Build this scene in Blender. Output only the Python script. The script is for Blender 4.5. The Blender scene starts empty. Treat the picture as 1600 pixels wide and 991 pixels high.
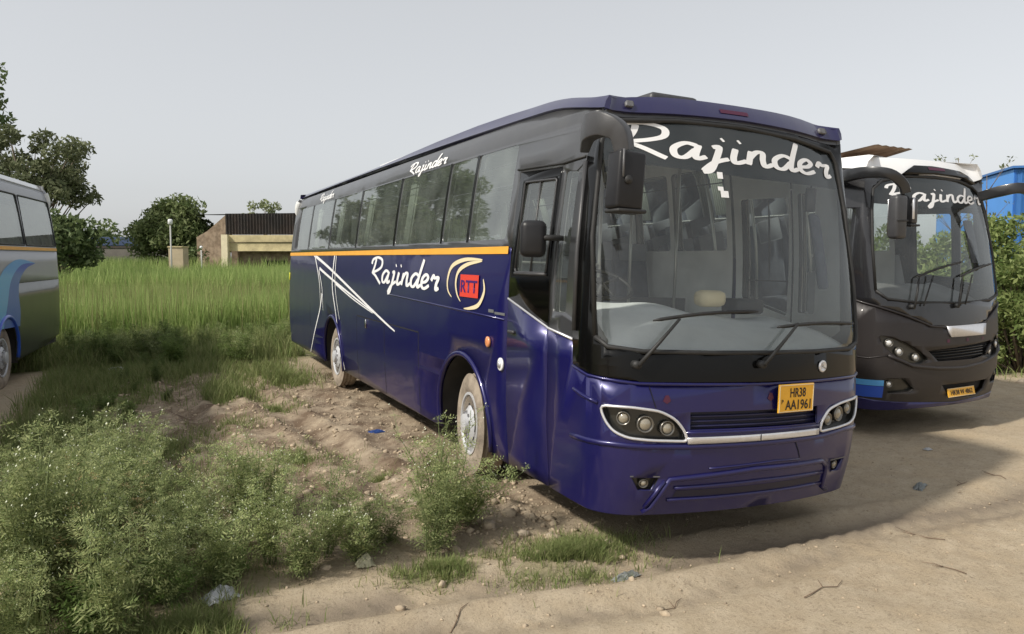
import bpy, bmesh, math, random
import numpy as np
from math import sin, cos, pi, radians, sqrt, atan2
from mathutils import Vector, Matrix
from mathutils.geometry import tessellate_polygon

sc = bpy.context.scene
C = sc.collection
# ---------------------------------------------------------------- camera
cam = bpy.data.cameras.new('camera')
cam.sensor_width = 36.0
cam.lens = 27.45
cam.clip_end = 3000
camo = bpy.data.objects.new('camera', cam)
C.objects.link(camo)
CR = Matrix(((0.9041917302836397, 0.032639005197882, -0.42587792878519826),
             (-0.4271268135889829, 0.06909404337468841, -0.9015479456376455),
             (0.0, 0.9970760795996609, 0.07641525692013795)))
camo.matrix_world = Matrix.Translation((-4.08, -4.3, 2.2)) @ Matrix([list(r[:]) for r in [list(CR[0]), list(CR[1]), list(CR[2])]]).to_4x4()
R2 = Matrix(((CR[0][0], CR[0][1], -CR[0][2] * -1), (CR[1][0], CR[1][1], CR[1][2]), (CR[2][0], CR[2][1], CR[2][2])))
sc.camera = camo
# ---------------------------------------------------------------- sky, sun, exposure
SUN_EL, SUN_AZ = radians(43), radians(-97)      # azimuth measured from +Y towards +X
w = bpy.data.worlds.new('World'); sc.world = w; w.use_nodes = True
nt = w.node_tree; nt.nodes.clear()
sky = nt.nodes.new('ShaderNodeTexSky'); sky.sky_type = 'NISHITA'; sky.sun_disc = False
sky.sun_elevation = SUN_EL; sky.sun_rotation = SUN_AZ
sky.air_density = 1.0; sky.dust_density = 2.2; sky.ozone_density = 1.0; sky.altitude = 100
hs = nt.nodes.new('ShaderNodeHueSaturation'); hs.inputs['Saturation'].default_value = 0.22
bgd = nt.nodes.new('ShaderNodeBackground'); bgd.inputs['Strength'].default_value = 0.13
wo = nt.nodes.new('ShaderNodeOutputWorld')
nt.links.new(sky.outputs[0], hs.inputs['Color']); hz = nt.nodes.new('ShaderNodeMix'); hz.data_type = 'RGBA'; hz.inputs['Factor'].default_value = 0.6
hz.inputs['B'].default_value = (2.95, 3.03, 3.12, 1)
nt.links.new(hs.outputs[0], hz.inputs['A']); nt.links.new(hz.outputs['Result'], bgd.inputs[0]); nt.links.new(bgd.outputs[0], wo.inputs[0])
sl = bpy.data.lights.new('sun', 'SUN'); sl.energy = 2.7; sl.angle = radians(3.5); sl.color = (1.0, 0.94, 0.84)
so = bpy.data.objects.new('sun', sl); C.objects.link(so)
sd = Vector((sin(SUN_AZ) * cos(SUN_EL), cos(SUN_AZ) * cos(SUN_EL), sin(SUN_EL)))
so.rotation_euler = sd.to_track_quat('Z', 'Y').to_euler(); so.location = sd * 60
sc.view_settings.view_transform = 'Standard'; sc.view_settings.look = 'None'
sc.view_settings.exposure = 0.62; sc.view_settings.gamma = 1.0
sc.view_settings.use_curve_mapping = False
sc.render.engine = 'CYCLES'
sc.cycles.max_bounces = 10; sc.cycles.transparent_max_bounces = 24

# ================================================================ helpers
def obj(name, bm, m, parent=None, smooth=True, ang=32):
    me = bpy.data.meshes.new(name)
    if smooth:
        ca = radians(ang)
        for f in bm.faces: f.smooth = True
        for e in bm.edges:
            if len(e.link_faces) == 2 and e.calc_face_angle(0) > ca: e.smooth = False
    bm.to_mesh(me); bm.free()
    o = bpy.data.objects.new(name, me); C.objects.link(o)
    if m is not None: me.materials.append(m)
    if parent is not None: o.parent = parent
    return o
def objs(name, bm, m, parent=None, smooth=True, min_faces=1):
    """one object for every connected piece of bm"""
    bm.verts.index_update(); seen = set(); out = []
    comps = []
    for v in bm.verts:
        if v in seen: continue
        st = [v]; seen.add(v); comp = []
        while st:
            a = st.pop(); comp.append(a)
            for e in a.link_edges:
                b = e.other_vert(a)
                if b not in seen: seen.add(b); st.append(b)
        comps.append(comp)
    for comp in comps:
        b = bmesh.new(); mp = {v: b.verts.new(v.co) for v in comp}
        fs = set(f for v in comp for f in v.link_faces)
        for f in fs: b.faces.new([mp[v] for v in f.verts])
        out.append(obj(name, b, m, parent, smooth))
    bm.free(); return out
def npobj(name, V, F, mats, parent=None, attr=None, midx=None):
    """V (n,3); F list of quads or tris as (m,k) array"""
    me = bpy.data.meshes.new(name)
    k = F.shape[1]
    me.vertices.add(len(V)); me.vertices.foreach_set('co', np.asarray(V, np.float32).ravel())
    me.loops.add(F.size); me.loops.foreach_set('vertex_index', F.astype(np.int32).ravel())
    me.polygons.add(len(F)); me.polygons.foreach_set('loop_start', np.arange(0, F.size, k, dtype=np.int32))
    if midx is not None:
        for m in mats: me.materials.append(m)
        me.polygons.foreach_set('material_index', midx.astype(np.int32))
    else:
        me.materials.append(mats)
    me.update(calc_edges=True); me.validate()
    if attr is not None:
        for nm, val in attr.items():
            a = me.attributes.new(nm, 'FLOAT', 'POINT'); a.data.foreach_set('value', np.asarray(val, np.float32))
    o = bpy.data.objects.new(name, me); C.objects.link(o)
    if parent is not None: o.parent = parent
    return o
def thing(name, label, cat, loc=(0, 0, 0), rot=(0, 0, 0), group=None):
    o = bpy.data.objects.new(name, None); C.objects.link(o)
    o.location = loc; o.rotation_euler = rot
    o['label'] = label; o['category'] = cat
    if group: o['group'] = group
    return o
def tag(o, label, cat, group=None, kind=None):
    o['label'] = label; o['category'] = cat
    if group: o['group'] = group
    if kind: o['kind'] = kind
    return o
def add_box(bm, c, s, R=None, bev=0.0, seg=1):
    b = bmesh.new(); bmesh.ops.create_cube(b, size=1.0)
    for v in b.verts: v.co = Vector((v.co.x * s[0], v.co.y * s[1], v.co.z * s[2]))
    if bev > 0: bmesh.ops.bevel(b, geom=b.edges[:], offset=bev, segments=seg, profile=0.5, affect='EDGES')
    for v in b.verts:
        p = v.co.copy()
        if R is not None: p = R @ p
        v.co = p + Vector(c)
    merge(bm, b)
def merge(bm, b):
    b.verts.index_update()
    vs = [bm.verts.new(v.co) for v in b.verts]
    for f in b.faces:
        try: bm.faces.new([vs[v.index] for v in f.verts])
        except ValueError: pass
    b.free()
def add_tube(bm, pts, r, n=8, cap=True, rx=None):
    """sweep a round (or elliptic) section along pts; r scalar or list"""
    pts = [Vector(p) for p in pts]; m = len(pts)
    rr = r if isinstance(r, (list, tuple)) else [r] * m
    rings = []; up = None
    for i, p in enumerate(pts):
        d = (pts[min(i + 1, m - 1)] - pts[max(i - 1, 0)]).normalized()
        if up is None:
            up = Vector((0, 0, 1)) if abs(d.z) < 0.9 else Vector((0, 1, 0))
        a = d.cross(up)
        if a.length < 1e-6: a = d.cross(Vector((1, 0, 0)))
        a.normalize(); b = a.cross(d).normalized(); up = b
        k = rx if rx else 1.0
        rings.append([bm.verts.new(p + (a * cos(2 * pi * j / n) * k + b * sin(2 * pi * j / n)) * rr[i]) for j in range(n)])
    for i in range(m - 1):
        for j in range(n):
            bm.faces.new([rings[i][j], rings[i][(j + 1) % n], rings[i + 1][(j + 1) % n], rings[i + 1][j]])
    if cap:
        bm.faces.new(rings[0][::-1]); bm.faces.new(rings[-1])
def add_lathe(bm, prof, c, axis='X', n=32, R=None):
    """prof: list of (axial, radius)"""
    rings = []
    for a, r in prof:
        ring = []
        for j in range(n):
            t = 2 * pi * j / n
            if axis == 'X': p = Vector((a, r * cos(t), r * sin(t)))
            elif axis == 'Y': p = Vector((r * cos(t), a, r * sin(t)))
            else: p = Vector((r * cos(t), r * sin(t), a))
            if R is not None: p = R @ p
            ring.append(bm.verts.new(p + Vector(c)))
        rings.append(ring)
    for i in range(len(rings) - 1):
        for j in range(n):
            bm.faces.new([rings[i][j], rings[i][(j + 1) % n], rings[i + 1][(j + 1) % n], rings[i + 1][j]])
    if prof[0][1] > 1e-4: bm.faces.new(rings[0][::-1])
    if prof[-1][1] > 1e-4: bm.faces.new(rings[-1])
def vnoise(x, y, seed=0):
    xi = np.floor(x).astype(np.int64); yi = np.floor(y).astype(np.int64)
    xf = x - xi; yf = y - yi
    def h(a, b):
        n = (a * 374761393 + b * 668265263 + seed * 974634777) & 0xffffffff
        n = ((n ^ (n >> 13)) * 1274126177) & 0xffffffff
        return ((n ^ (n >> 16)) & 0xffff) / 65535.0
    u = xf * xf * (3 - 2 * xf); v = yf * yf * (3 - 2 * yf)
    return (h(xi, yi) * (1 - u) + h(xi + 1, yi) * u) * (1 - v) + (h(xi, yi + 1) * (1 - u) + h(xi + 1, yi + 1) * u) * v
def fbm(x, y, s, oct=4, seed=0):
    r = 0; a = 1; t = 0
    for i in range(oct):
        r = r + a * vnoise(x / s + 13.7 * i, y / s + 7.1 * i, seed + i); t += a; a *= 0.5; s *= 0.5
    return r / t
def sstep(a, b, x):
    t = np.clip((x - a) / (b - a), 0, 1); return t * t * (3 - 2 * t)

# ================================================================ materials
def mat(name, col, rough=0.5, metal=0.0, coat=0.0, var=0.0, vscale=4.0, bump=0.0, bscale=60.0, dirt=None, dscale=3.0, dthr=0.55, dw=0.12, emit=None, spec=0.5, trans=0.0):
    m = bpy.data.materials.new(name); m.use_nodes = True
    n = m.node_tree; b = n.nodes['Principled BSDF']
    b.inputs['Base Color'].default_value = (*col, 1); b.inputs['Roughness'].default_value = rough
    b.inputs['Metallic'].default_value = metal; b.inputs['Coat Weight'].default_value = coat
    b.inputs['Coat Roughness'].default_value = 0.06; b.inputs['Specular IOR Level'].default_value = spec
    last = None
    tc = n.nodes.new('ShaderNodeTexCoord')
    if var > 0:
        t = n.nodes.new('ShaderNodeTexNoise'); t.inputs['Scale'].default_value = vscale; t.inputs['Detail'].default_value = 6
        n.links.new(tc.outputs['Object'], t.inputs['Vector'])
        r = n.nodes.new('ShaderNodeMapRange'); r.inputs[1].default_value = 0.3; r.inputs[2].default_value = 0.7
        r.inputs[3].default_value = 1 - var; r.inputs[4].default_value = 1 + var
        n.links.new(t.outputs['Fac'], r.inputs[0])
        mx = n.nodes.new('ShaderNodeVectorMath'); mx.operation = 'SCALE'; mx.inputs[0].default_value = col
        n.links.new(r.outputs[0], mx.inputs['Scale']); last = mx.outputs[0]
        n.links.new(last, b.inputs['Base Color'])
    if dirt is not None:
        t = n.nodes.new('ShaderNodeTexNoise'); t.inputs['Scale'].default_value = dscale; t.inputs['Detail'].default_value = 8; t.inputs['Roughness'].default_value = 0.65
        n.links.new(tc.outputs['Object'], t.inputs['Vector'])
        r = n.nodes.new('ShaderNodeMapRange'); r.inputs[1].default_value = dthr - dw; r.inputs[2].default_value = dthr + dw
        r.inputs[3].default_value = 0.0; r.inputs[4].default_value = dirt[3]
        n.links.new(t.outputs['Fac'], r.inputs[0])
        mx = n.nodes.new('ShaderNodeMix'); mx.data_type = 'RGBA'
        n.links.new(r.outputs[0], mx.inputs['Factor'])
        if last is not None: n.links.new(last, mx.inputs['A'])
        else: mx.inputs['A'].default_value = (*col, 1)
        mx.inputs['B'].default_value = (*dirt[:3], 1)
        n.links.new(mx.outputs['Result'], b.inputs['Base Color'])
        rr = n.nodes.new('ShaderNodeMapRange'); rr.inputs[3].default_value = rough; rr.inputs[4].default_value = min(1, rough + 0.5)
        n.links.new(r.outputs[0], rr.inputs[0]); n.links.new(rr.outputs[0], b.inputs['Roughness'])
    if bump > 0:
        t = n.nodes.new('ShaderNodeTexNoise'); t.inputs['Scale'].default_value = bscale; t.inputs['Detail'].default_value = 5
        n.links.new(tc.outputs['Object'], t.inputs['Vector'])
        bp = n.nodes.new('ShaderNodeBump'); bp.inputs['Strength'].default_value = bump; bp.inputs['Distance'].default_value = 0.02
        n.links.new(t.outputs['Fac'], bp.inputs['Height']); n.links.new(bp.outputs[0], b.inputs['Normal'])
    if emit: b.inputs['Emission Color'].default_value = (*emit[:3], 1); b.inputs['Emission Strength'].default_value = emit[3]
    return m
def paint(name, col, rough=0.22, dust=0.35, dcol=(0.30, 0.25, 0.19), zlo=0.35, zhi=1.5, metal=0.25, coat=0.8):
    """coach paint with a film of road dust that is thicker low down and in blotches"""
    m = mat(name, col, rough, metal, coat)
    n = m.node_tree; b = n.nodes['Principled BSDF']
    tc = n.nodes.new('ShaderNodeTexCoord')
    t = n.nodes.new('ShaderNodeTexNoise'); t.inputs['Scale'].default_value = 2.2; t.inputs['Detail'].default_value = 9; t.inputs['Roughness'].default_value = 0.7
    n.links.new(tc.outputs['Object'], t.inputs['Vector'])
    sp = n.nodes.new('ShaderNodeSeparateXYZ'); n.links.new(tc.outputs['Object'], sp.inputs[0])
    z = n.nodes.new('ShaderNodeMapRange'); z.inputs[1].default_value = zlo; z.inputs[2].default_value = zhi; z.inputs[3].default_value = dust; z.inputs[4].default_value = dust * 0.15
    n.links.new(sp.outputs['Z'], z.inputs[0])
    r = n.nodes.new('ShaderNodeMapRange'); r.inputs[1].default_value = 0.35; r.inputs[2].default_value = 0.75; r.inputs[3].default_value = 0.25; r.inputs[4].default_value = 1.0
    n.links.new(t.outputs['Fac'], r.inputs[0])
    mu = n.nodes.new('ShaderNodeMath'); mu.operation = 'MULTIPLY'; n.links.new(z.outputs[0], mu.inputs[0]); n.links.new(r.outputs[0], mu.inputs[1])
    mx = n.nodes.new('ShaderNodeMix'); mx.data_type = 'RGBA'; mx.inputs['A'].default_value = (*col, 1); mx.inputs['B'].default_value = (*dcol, 1)
    n.links.new(mu.outputs[0], mx.inputs['Factor']); n.links.new(mx.outputs['Result'], b.inputs['Base Color'])
    rr = n.nodes.new('ShaderNodeMapRange'); rr.inputs[3].default_value = rough; rr.inputs[4].default_value = 0.8
    n.links.new(mu.outputs[0], rr.inputs[0]); n.links.new(rr.outputs[0], b.inputs['Roughness'])
    cr = n.nodes.new('ShaderNodeMapRange'); cr.inputs[1].default_value = 0.0; cr.inputs[2].default_value = 0.35; cr.inputs[3].default_value = coat; cr.inputs[4].default_value = coat * 0.25
    n.links.new(mu.outputs[0], cr.inputs[0]); n.links.new(cr.outputs[0], b.inputs['Coat Weight'])
    # gentle panel waviness, as on hand-built coach bodies
    t2 = n.nodes.new('ShaderNodeTexNoise'); t2.inputs['Scale'].default_value = 1.6; t2.inputs['Detail'].default_value = 1
    n.links.new(tc.outputs['Object'], t2.inputs['Vector'])
    bp = n.nodes.new('ShaderNodeBump'); bp.inputs['Strength'].default_value = 0.25; bp.inputs['Distance'].default_value = 0.03
    n.links.new(t2.outputs['Fac'], bp.inputs['Height']); n.links.new(bp.outputs[0], b.inputs['Normal']); n.links.new(bp.outputs[0], b.inputs['Coat Normal'])
    return m
def glass(name, tint, f0=0.06, rough=0.02, film=0.0, filmcol=(0.5, 0.48, 0.44)):
    """sheet glass: see-through tint, fresnel reflection and a thin film of dust"""
    m = bpy.data.materials.new(name); m.use_nodes = True
    n = m.node_tree; n.nodes.clear()
    o = n.nodes.new('ShaderNodeOutputMaterial'); tr = n.nodes.new('ShaderNodeBsdfTransparent'); tr.inputs[0].default_value = (*tint, 1)
    gl = n.nodes.new('ShaderNodeBsdfGlossy'); gl.inputs['Roughness'].default_value = rough; gl.inputs[0].default_value = (0.95, 0.97, 0.96, 1)
    fr = n.nodes.new('ShaderNodeFresnel'); fr.inputs[0].default_value = 1.5
    mr = n.nodes.new('ShaderNodeMapRange'); mr.inputs[1].default_value = 0.0; mr.inputs[2].default_value = 1.0; mr.inputs[3].default_value = f0; mr.inputs[4].default_value = 1.0
    n.links.new(fr.outputs[0], mr.inputs[0])
    mx = n.nodes.new('ShaderNodeMixShader')
    df = n.nodes.new('ShaderNodeBsdfDiffuse'); df.inputs[0].default_value = (*filmcol, 1)
    m2 = n.nodes.new('ShaderNodeMixShader')
    tc = n.nodes.new('ShaderNodeTexCoord'); tx = n.nodes.new('ShaderNodeTexNoise'); tx.inputs['Scale'].default_value = 3; tx.inputs['Detail'].default_value = 7
    n.links.new(tc.outputs['Object'], tx.inputs['Vector'])
    mf = n.nodes.new('ShaderNodeMapRange'); mf.inputs[1].default_value = 0.3; mf.inputs[2].default_value = 0.7; mf.inputs[3].default_value = film * 0.5; mf.inputs[4].default_value = film * 1.4
    n.links.new(tx.outputs['Fac'], mf.inputs[0]); n.links.new(mf.outputs[0], m2.inputs[0])
    n.links.new(tr.outputs[0], m2.inputs[1]); n.links.new(df.outputs[0], m2.inputs[2])
    n.links.new(mr.outputs[0], mx.inputs[0]); n.links.new(m2.outputs[0], mx.inputs[1]); n.links.new(gl.outputs[0], mx.inputs[2])
    n.links.new(mx.outputs[0], o.inputs[0])
    return m
def leafmat(name, c1, c2, rough=0.6, trans=0.35, attr=True):
    m = bpy.data.materials.new(name); m.use_nodes = True
    n = m.node_tree; b = n.nodes['Principled BSDF']
    g = n.nodes.new('ShaderNodeNewGeometry')
    mx = n.nodes.new('ShaderNodeMix'); mx.data_type = 'RGBA'; mx.inputs['A'].default_value = (*c1, 1); mx.inputs['B'].default_value = (*c2, 1)
    n.links.new(g.outputs['Random Per Island'], mx.inputs['Factor'])
    oi = n.nodes.new('ShaderNodeObjectInfo')
    h = n.nodes.new('ShaderNodeHueSaturation')
    r = n.nodes.new('ShaderNodeMapRange'); r.inputs[3].default_value = 0.72; r.inputs[4].default_value = 1.32
    n.links.new(oi.outputs['Random'], r.inputs[0]); n.links.new(r.outputs[0], h.inputs['Value'])
    n.links.new(mx.outputs['Result'], h.inputs['Color'])
    n.links.new(h.outputs[0], b.inputs['Base Color']); b.inputs['Roughness'].default_value = rough
    b.inputs['Specular IOR Level'].default_value = 0.25
    tl = n.nodes.new('ShaderNodeBsdfTranslucent'); n.links.new(h.outputs[0], tl.inputs[0])
    ms = n.nodes.new('ShaderNodeMixShader'); ms.inputs[0].default_value = trans
    out = n.nodes['Material Output']
    n.links.new(b.outputs[0], ms.inputs[1]); n.links.new(tl.outputs[0], ms.inputs[2]); n.links.new(ms.outputs[0], out.inputs[0])
    return m

M = {}
M['blue'] = paint('blue_paint', (0.0055, 0.005, 0.082), rough=.30, coat=.5, dust=0.045, dcol=(.24, .20, .17))
M['bluecap'] = paint('roof_blue_paint', (0.013, 0.012, 0.075), rough=0.3, dust=0.10, zlo=3.5, zhi=3.0)
M['black'] = paint('gloss_black', (0.028, 0.029, 0.032), rough=0.3, dust=0.26, zlo=3.4, zhi=1.3, metal=0.0, coat=0.6, dcol=(0.22, 0.22, 0.22))
M['mask'] = mat('black_mask', (0.003, 0.003, 0.003), 0.16, 0, 0.05, spec=.25)
M['blackband'] = paint('deep_gloss_black', (0.012, 0.012, 0.014), rough=0.25, dust=0.08, zlo=3.4, zhi=1.3, metal=0.0, coat=0.5, dcol=(0.2, 0.2, 0.2))
M['brownblack'] = paint('dark_brown_paint', (0.020, 0.017, 0.018), rough=0.5, dust=0.10, coat=.12)
M['white'] = mat('white_vinyl', (0.80, 0.80, 0.80), 0.4, var=0.04)
M['whitepaint'] = mat('white_paint', (0.78, 0.78, 0.78), 0.3, coat=0.4, var=0.05, vscale=1.5)
M['yellow'] = mat('yellow_vinyl', (0.75, 0.36, 0.04), 0.4, var=0.06)
M['plate'] = mat('number_plate_yellow', (0.80, 0.42, 0.03), 0.45, var=0.05)
M['ink'] = mat('plate_ink', (0.02, 0.012, 0.01), 0.6)
M['red'] = mat('red_vinyl', (0.62, 0.05, 0.03), 0.4)
M['darkred'] = mat('faded_red_mark', (0.07, 0.010, 0.035), 0.5)
M['navy'] = mat('navy_vinyl', (0.05, 0.01, 0.12), 0.4)
M['cream'] = mat('cream_vinyl', (0.72, 0.62, 0.40), 0.4)
M['chrome'] = mat('chrome', (0.62, 0.62, 0.62), 0.22, 1.0, var=0.08, vscale=20)
M['silver'] = mat('silver_trim', (0.70, 0.70, 0.72), 0.35, 0.6, var=0.06, vscale=30)
M['alu'] = mat('aluminium', (0.42, 0.42, 0.44), 0.38, 0.8, var=0.1)
M['rubber'] = mat('black_rubber', (0.018, 0.018, 0.018), 0.6, var=0.2, vscale=20)
M['plastic'] = mat('grey_black_plastic', (0.045, 0.045, 0.048), 0.42, var=0.15, vscale=8, bump=0.1, bscale=200)
M['mirrorarm'] = mat('gloss_black_plastic', (0.012, 0.012, 0.013), 0.3, coat=0.3)
M['darkplastic'] = mat('black_plastic', (0.018, 0.018, 0.02), 0.4, var=0.15, vscale=8, spec=.3)
M['greyplastic'] = mat('mid_grey_plastic', (0.12, 0.12, 0.125), 0.45, var=0.12, vscale=8)
M['tyre'] = mat('dusty_tyre', (0.16, 0.13, 0.10), 0.9, var=0.25, vscale=12, bump=0.3, bscale=50, dirt=(0.38, 0.32, 0.25, 0.8), dscale=5, dthr=0.45)
M['wheel'] = mat('wheel_paint', (0.55, 0.56, 0.58), 0.4, 0.2, var=0.1, vscale=12, dirt=(0.38, 0.32, 0.25, 0.5), dscale=7, dthr=0.62)
M['dark'] = mat('dark_void', (0.01, 0.01, 0.011), 0.9)
M['under'] = mat('underbody', (0.03, 0.028, 0.026), 0.9, var=0.3)
M['lining'] = mat('interior_lining', (0.72, 0.72, 0.70), 0.7, var=0.08)
M['liningdark'] = mat('interior_dark_lining', (0.24, 0.25, 0.26), 0.7, var=0.1)
M['cloth'] = mat('dash_cover', (0.85, 0.87, 0.87), 0.85, var=0.06, vscale=3, bump=0.5, bscale=5)
M['dash'] = mat('dashboard_grey', (0.20, 0.20, 0.20), 0.6, var=0.1)
M['seat'] = mat('seat_fabric', (0.09, 0.10, 0.13), 0.9, var=0.2, vscale=10)
M['seatcover'] = mat('headrest_fabric', (0.16, 0.17, 0.19), 0.9, var=0.1)
M['pole'] = mat('grab_pole', (0.45, 0.45, 0.42), 0.35, 0.6)
M['curtain'] = mat('curtain', (0.32, 0.34, 0.30), 0.9, var=0.1)
M['lens'] = mat('lamp_lens', (0.30, 0.27, 0.21), 0.12, 0.2, 1.0)
M['lens_bright'] = mat('clear_lamp_lens', (0.80, 0.80, 0.78), 0.1, 0.3, 1.0)
M['bezel'] = mat('lamp_bezel', (0.20, 0.19, 0.17), 0.3, 0.8)
M['lamp_dark'] = mat('lamp_housing', (0.03, 0.03, 0.026), 0.3, 0.3, 0.5)
M['amber'] = mat('amber_lens', (0.70, 0.28, 0.12), 0.2, 0, 0.8)
M['tail'] = mat('tail_lamp_red', (0.40, 0.01, 0.01), 0.2, 0, 0.8)
M['stripe_blue'] = mat('stripe_blue', (0.02, 0.09, 0.50), 0.35, coat=0.5)
M['stripe_light'] = mat('stripe_light_blue', (0.10, 0.38, 0.75), 0.35, coat=0.5)
M['silverpaint'] = paint('silver_grey_paint', (0.34, 0.35, 0.37), rough=0.45, dust=0.3, metal=0.05, coat=.15)
M['darkgreen'] = paint('dark_lower_paint', (0.030, 0.040, 0.028), rough=0.35, dust=0.15, metal=0.0, coat=0.25)  # dark paint, with the green of mirrored grass put into its colour
M['ws'] = glass('windscreen_glass', (0.95, 0.98, 0.97), 0.02, film=0.045, filmcol=(0.42, 0.43, 0.42))
M['side'] = glass('side_window_glass', (0.84, 0.90, 0.87), 0.15, film=0.19, filmcol=(0.36, 0.41, 0.37))
M['clear'] = glass('door_window_glass', (0.90, 0.94, 0.92), 0.08, film=0.08, filmcol=(0.38, 0.42, 0.40))
M['tint'] = mat('sun_strip_film', (0.013, 0.022, 0.026), 0.35, spec=0.4)

# ================================================================ coach body surface
HW = 1.28; RR1 = 3.6; PHI1 = radians(15.5)
XC1 = RR1 * sin(PHI1); RC = (HW - XC1) / (1 - sin(PHI1)); YS = RR1 * (1 - cos(PHI1)); XCC = HW - RC; YC = YS + RC * cos(PHI1)
L1 = RR1 * PHI1; L2 = RC * (pi / 2 - PHI1); UC = L1 + L2
SIDE = [(0.3, 0.05), (0.9, 0.0), (2.1, 0.0), (2.4, 0.02), (3.1, 0.11), (3.3, 0.15), (3.48, 0.27)]
FRONT = [(0.3, 0.10), (0.6, 0.02), (0.9, 0.0), (1.4, 0.03), (2.0, 0.12), (3.0, 0.38), (3.3, 0.50), (3.48, 0.64)]
REAR = [(0.3, 0.12), (0.9, 0.0), (2.0, 0.02), (3.0, 0.15), (3.48, 0.35)]
def interp(z, t):
    if z <= t[0][0]: return t[0][1]
    if z >= t[-1][0]: return t[-1][1]
    for i in range(len(t) - 1):
        if z <= t[i + 1][0]:
            x0, y0 = t[i]; x1, y1 = t[i + 1]; h = x1 - x0; k = (z - x0) / h
            s = (y1 - y0) / h
            m0 = s if i == 0 else ((t[i][1] - t[i - 1][1]) / (t[i][0] - t[i - 1][0]) + s) / 2
            m1 = s if i + 2 >= len(t) else ((t[i + 2][1] - y1) / (t[i + 2][0] - x1) + s) / 2
            return (2 * k**3 - 3 * k**2 + 1) * y0 + (k**3 - 2 * k**2 + k) * h * m0 + (3 * k**2 - 2 * k**3) * y1 + (k**3 - k**2) * h * m1
class Body:
    def __init__(s, length):
        s.L = length; s.RRr = 0.16
        s.US = UC + (length - YC - s.RRr)           # where the rear corner starts
        s.UA = s.US + s.RRr * pi / 2                # rear face starts
        s.UE = s.UA + HW - s.RRr                    # middle of the rear
    def plan(s, u):
        g = 1 if u >= 0 else -1; a = abs(u)
        if a <= L1: p = a / RR1; return g * RR1 * sin(p), RR1 * (1 - cos(p)), g * sin(p), -cos(p)
        if a <= UC: p = PHI1 + (a - L1) / RC; return g * (XCC + RC * sin(p)), YC - RC * cos(p), g * sin(p), -cos(p)
        if a <= s.US: return g * HW, YC + (a - UC), g * 1.0, 0.0
        if a <= s.UA: p = (a - s.US) / s.RRr; return g * (HW - s.RRr + s.RRr * cos(p)), s.L - s.RRr + s.RRr * sin(p), g * cos(p), sin(p)
        return g * (HW - s.RRr - (a - s.UA)), s.L, 0.0, 1.0
    def S(s, u, z, off=0.0):
        x, y, nx, ny = s.plan(u)
        p = Vector((x - nx * interp(z, SIDE), y - ny * (interp(z, FRONT) if ny < 0 else interp(z, REAR)), z))
        if off:
            e = 0.01
            du = s.S(u + e, z) - s.S(u - e, z); dz = s.S(u, z + e) - s.S(u, z - e)
            nn = du.cross(dz).normalized()
            p = p + nn * off
        return p
    def cuts(s, ulo, uhi):
        us = []
        u = -UC - 0.001
        for a in np.arange(0, L1, 0.16): us += [a, -a]
        for a in np.arange(L1, UC + 0.01, 0.07): us += [a, -a]
        for a in np.arange(UC + 0.3, s.US, 1.2): us += [a, -a]
        for a in np.linspace(s.US, s.UA, 5): us += [a, -a]
        return sorted(v for v in set(us) if ulo + 0.004 < v < uhi - 0.004)
    def panel(s, bm, loops, off=0.0, th=0.0, fine=False):
        """loops: outline then holes, in (u,z); mapped on the coach surface at offset off"""
        vl = [[Vector((p[0], p[1], 0)) for p in lp] for lp in loops]
        flat = [v for lp in vl for v in lp]
        tris = tessellate_polygon(vl)
        b = bmesh.new(); vs = [b.verts.new(v) for v in flat]
        for t in tris:
            try: b.faces.new([vs[i] for i in t])
            except ValueError: pass
        bmesh.ops.remove_doubles(b, verts=b.verts[:], dist=1e-5)
        ulo = min(v.x for v in flat); uhi = max(v.x for v in flat); zlo = min(v.y for v in flat); zhi = max(v.y for v in flat)
        for u in s.cuts(ulo, uhi):
            bmesh.ops.bisect_plane(b, geom=b.verts[:] + b.edges[:] + b.faces[:], dist=1e-5, plane_co=(u, 0, 0), plane_no=(1, 0, 0))
        for z in [0.45, 0.6, 0.75, 0.9, 1.4, 2.0, 2.2, 2.4, 2.6, 2.8, 3.0, 3.1, 3.2, 3.3, 3.4]:
            if zlo + 0.004 < z < zhi - 0.004:
                bmesh.ops.bisect_plane(b, geom=b.verts[:] + b.edges[:] + b.faces[:], dist=1e-5, plane_co=(0, z, 0), plane_no=(0, 1, 0))
        for f in b.faces:
            if f.normal.z < 0 or f.calc_area() == 0: pass
        bmesh.ops.recalc_face_normals(b, faces=b.faces[:])
        if b.faces and sum((f.normal.z * f.calc_area()) for f in b.faces) < 0: bmesh.ops.reverse_faces(b, faces=b.faces[:])
        b.verts.index_update()
        uv = [(v.co.x, v.co.y) for v in b.verts]
        top = [bm.verts.new(s.S(u, z, off)) for u, z in uv]
        for f in b.faces: bm.faces.new([top[v.index] for v in f.verts])
        if th > 0:
            bot = [bm.verts.new(s.S(u, z, off - th)) for u, z in uv]
            for f in b.faces: bm.faces.new([bot[v.index] for v in f.verts][::-1])
            for e in b.edges:
                if len(e.link_faces) == 1:
                    l = e.link_faces[0].loops
                    for lo in l:
                        if lo.edge == e:
                            i, j = lo.vert.index, lo.link_loop_next.vert.index
                    try: bm.faces.new([top[j], top[i], bot[i], bot[j]])
                    except ValueError: pass
        b.free()
    def pobj(s, name, loops, m, parent, off=0.0, th=0.0, mirror=False):
        bm = bmesh.new(); s.panel(bm, loops, off, th)
        if mirror: s.panel(bm, [[(-u, z) for u, z in lp] for lp in loops], off, th)
        return obj(name, bm, m, parent)
    def ridge(s, bm, pts, r=0.015, off=0.0, n=6):
        add_tube(bm, [s.S(u, z, off) for u, z in pts], r, n)
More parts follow.
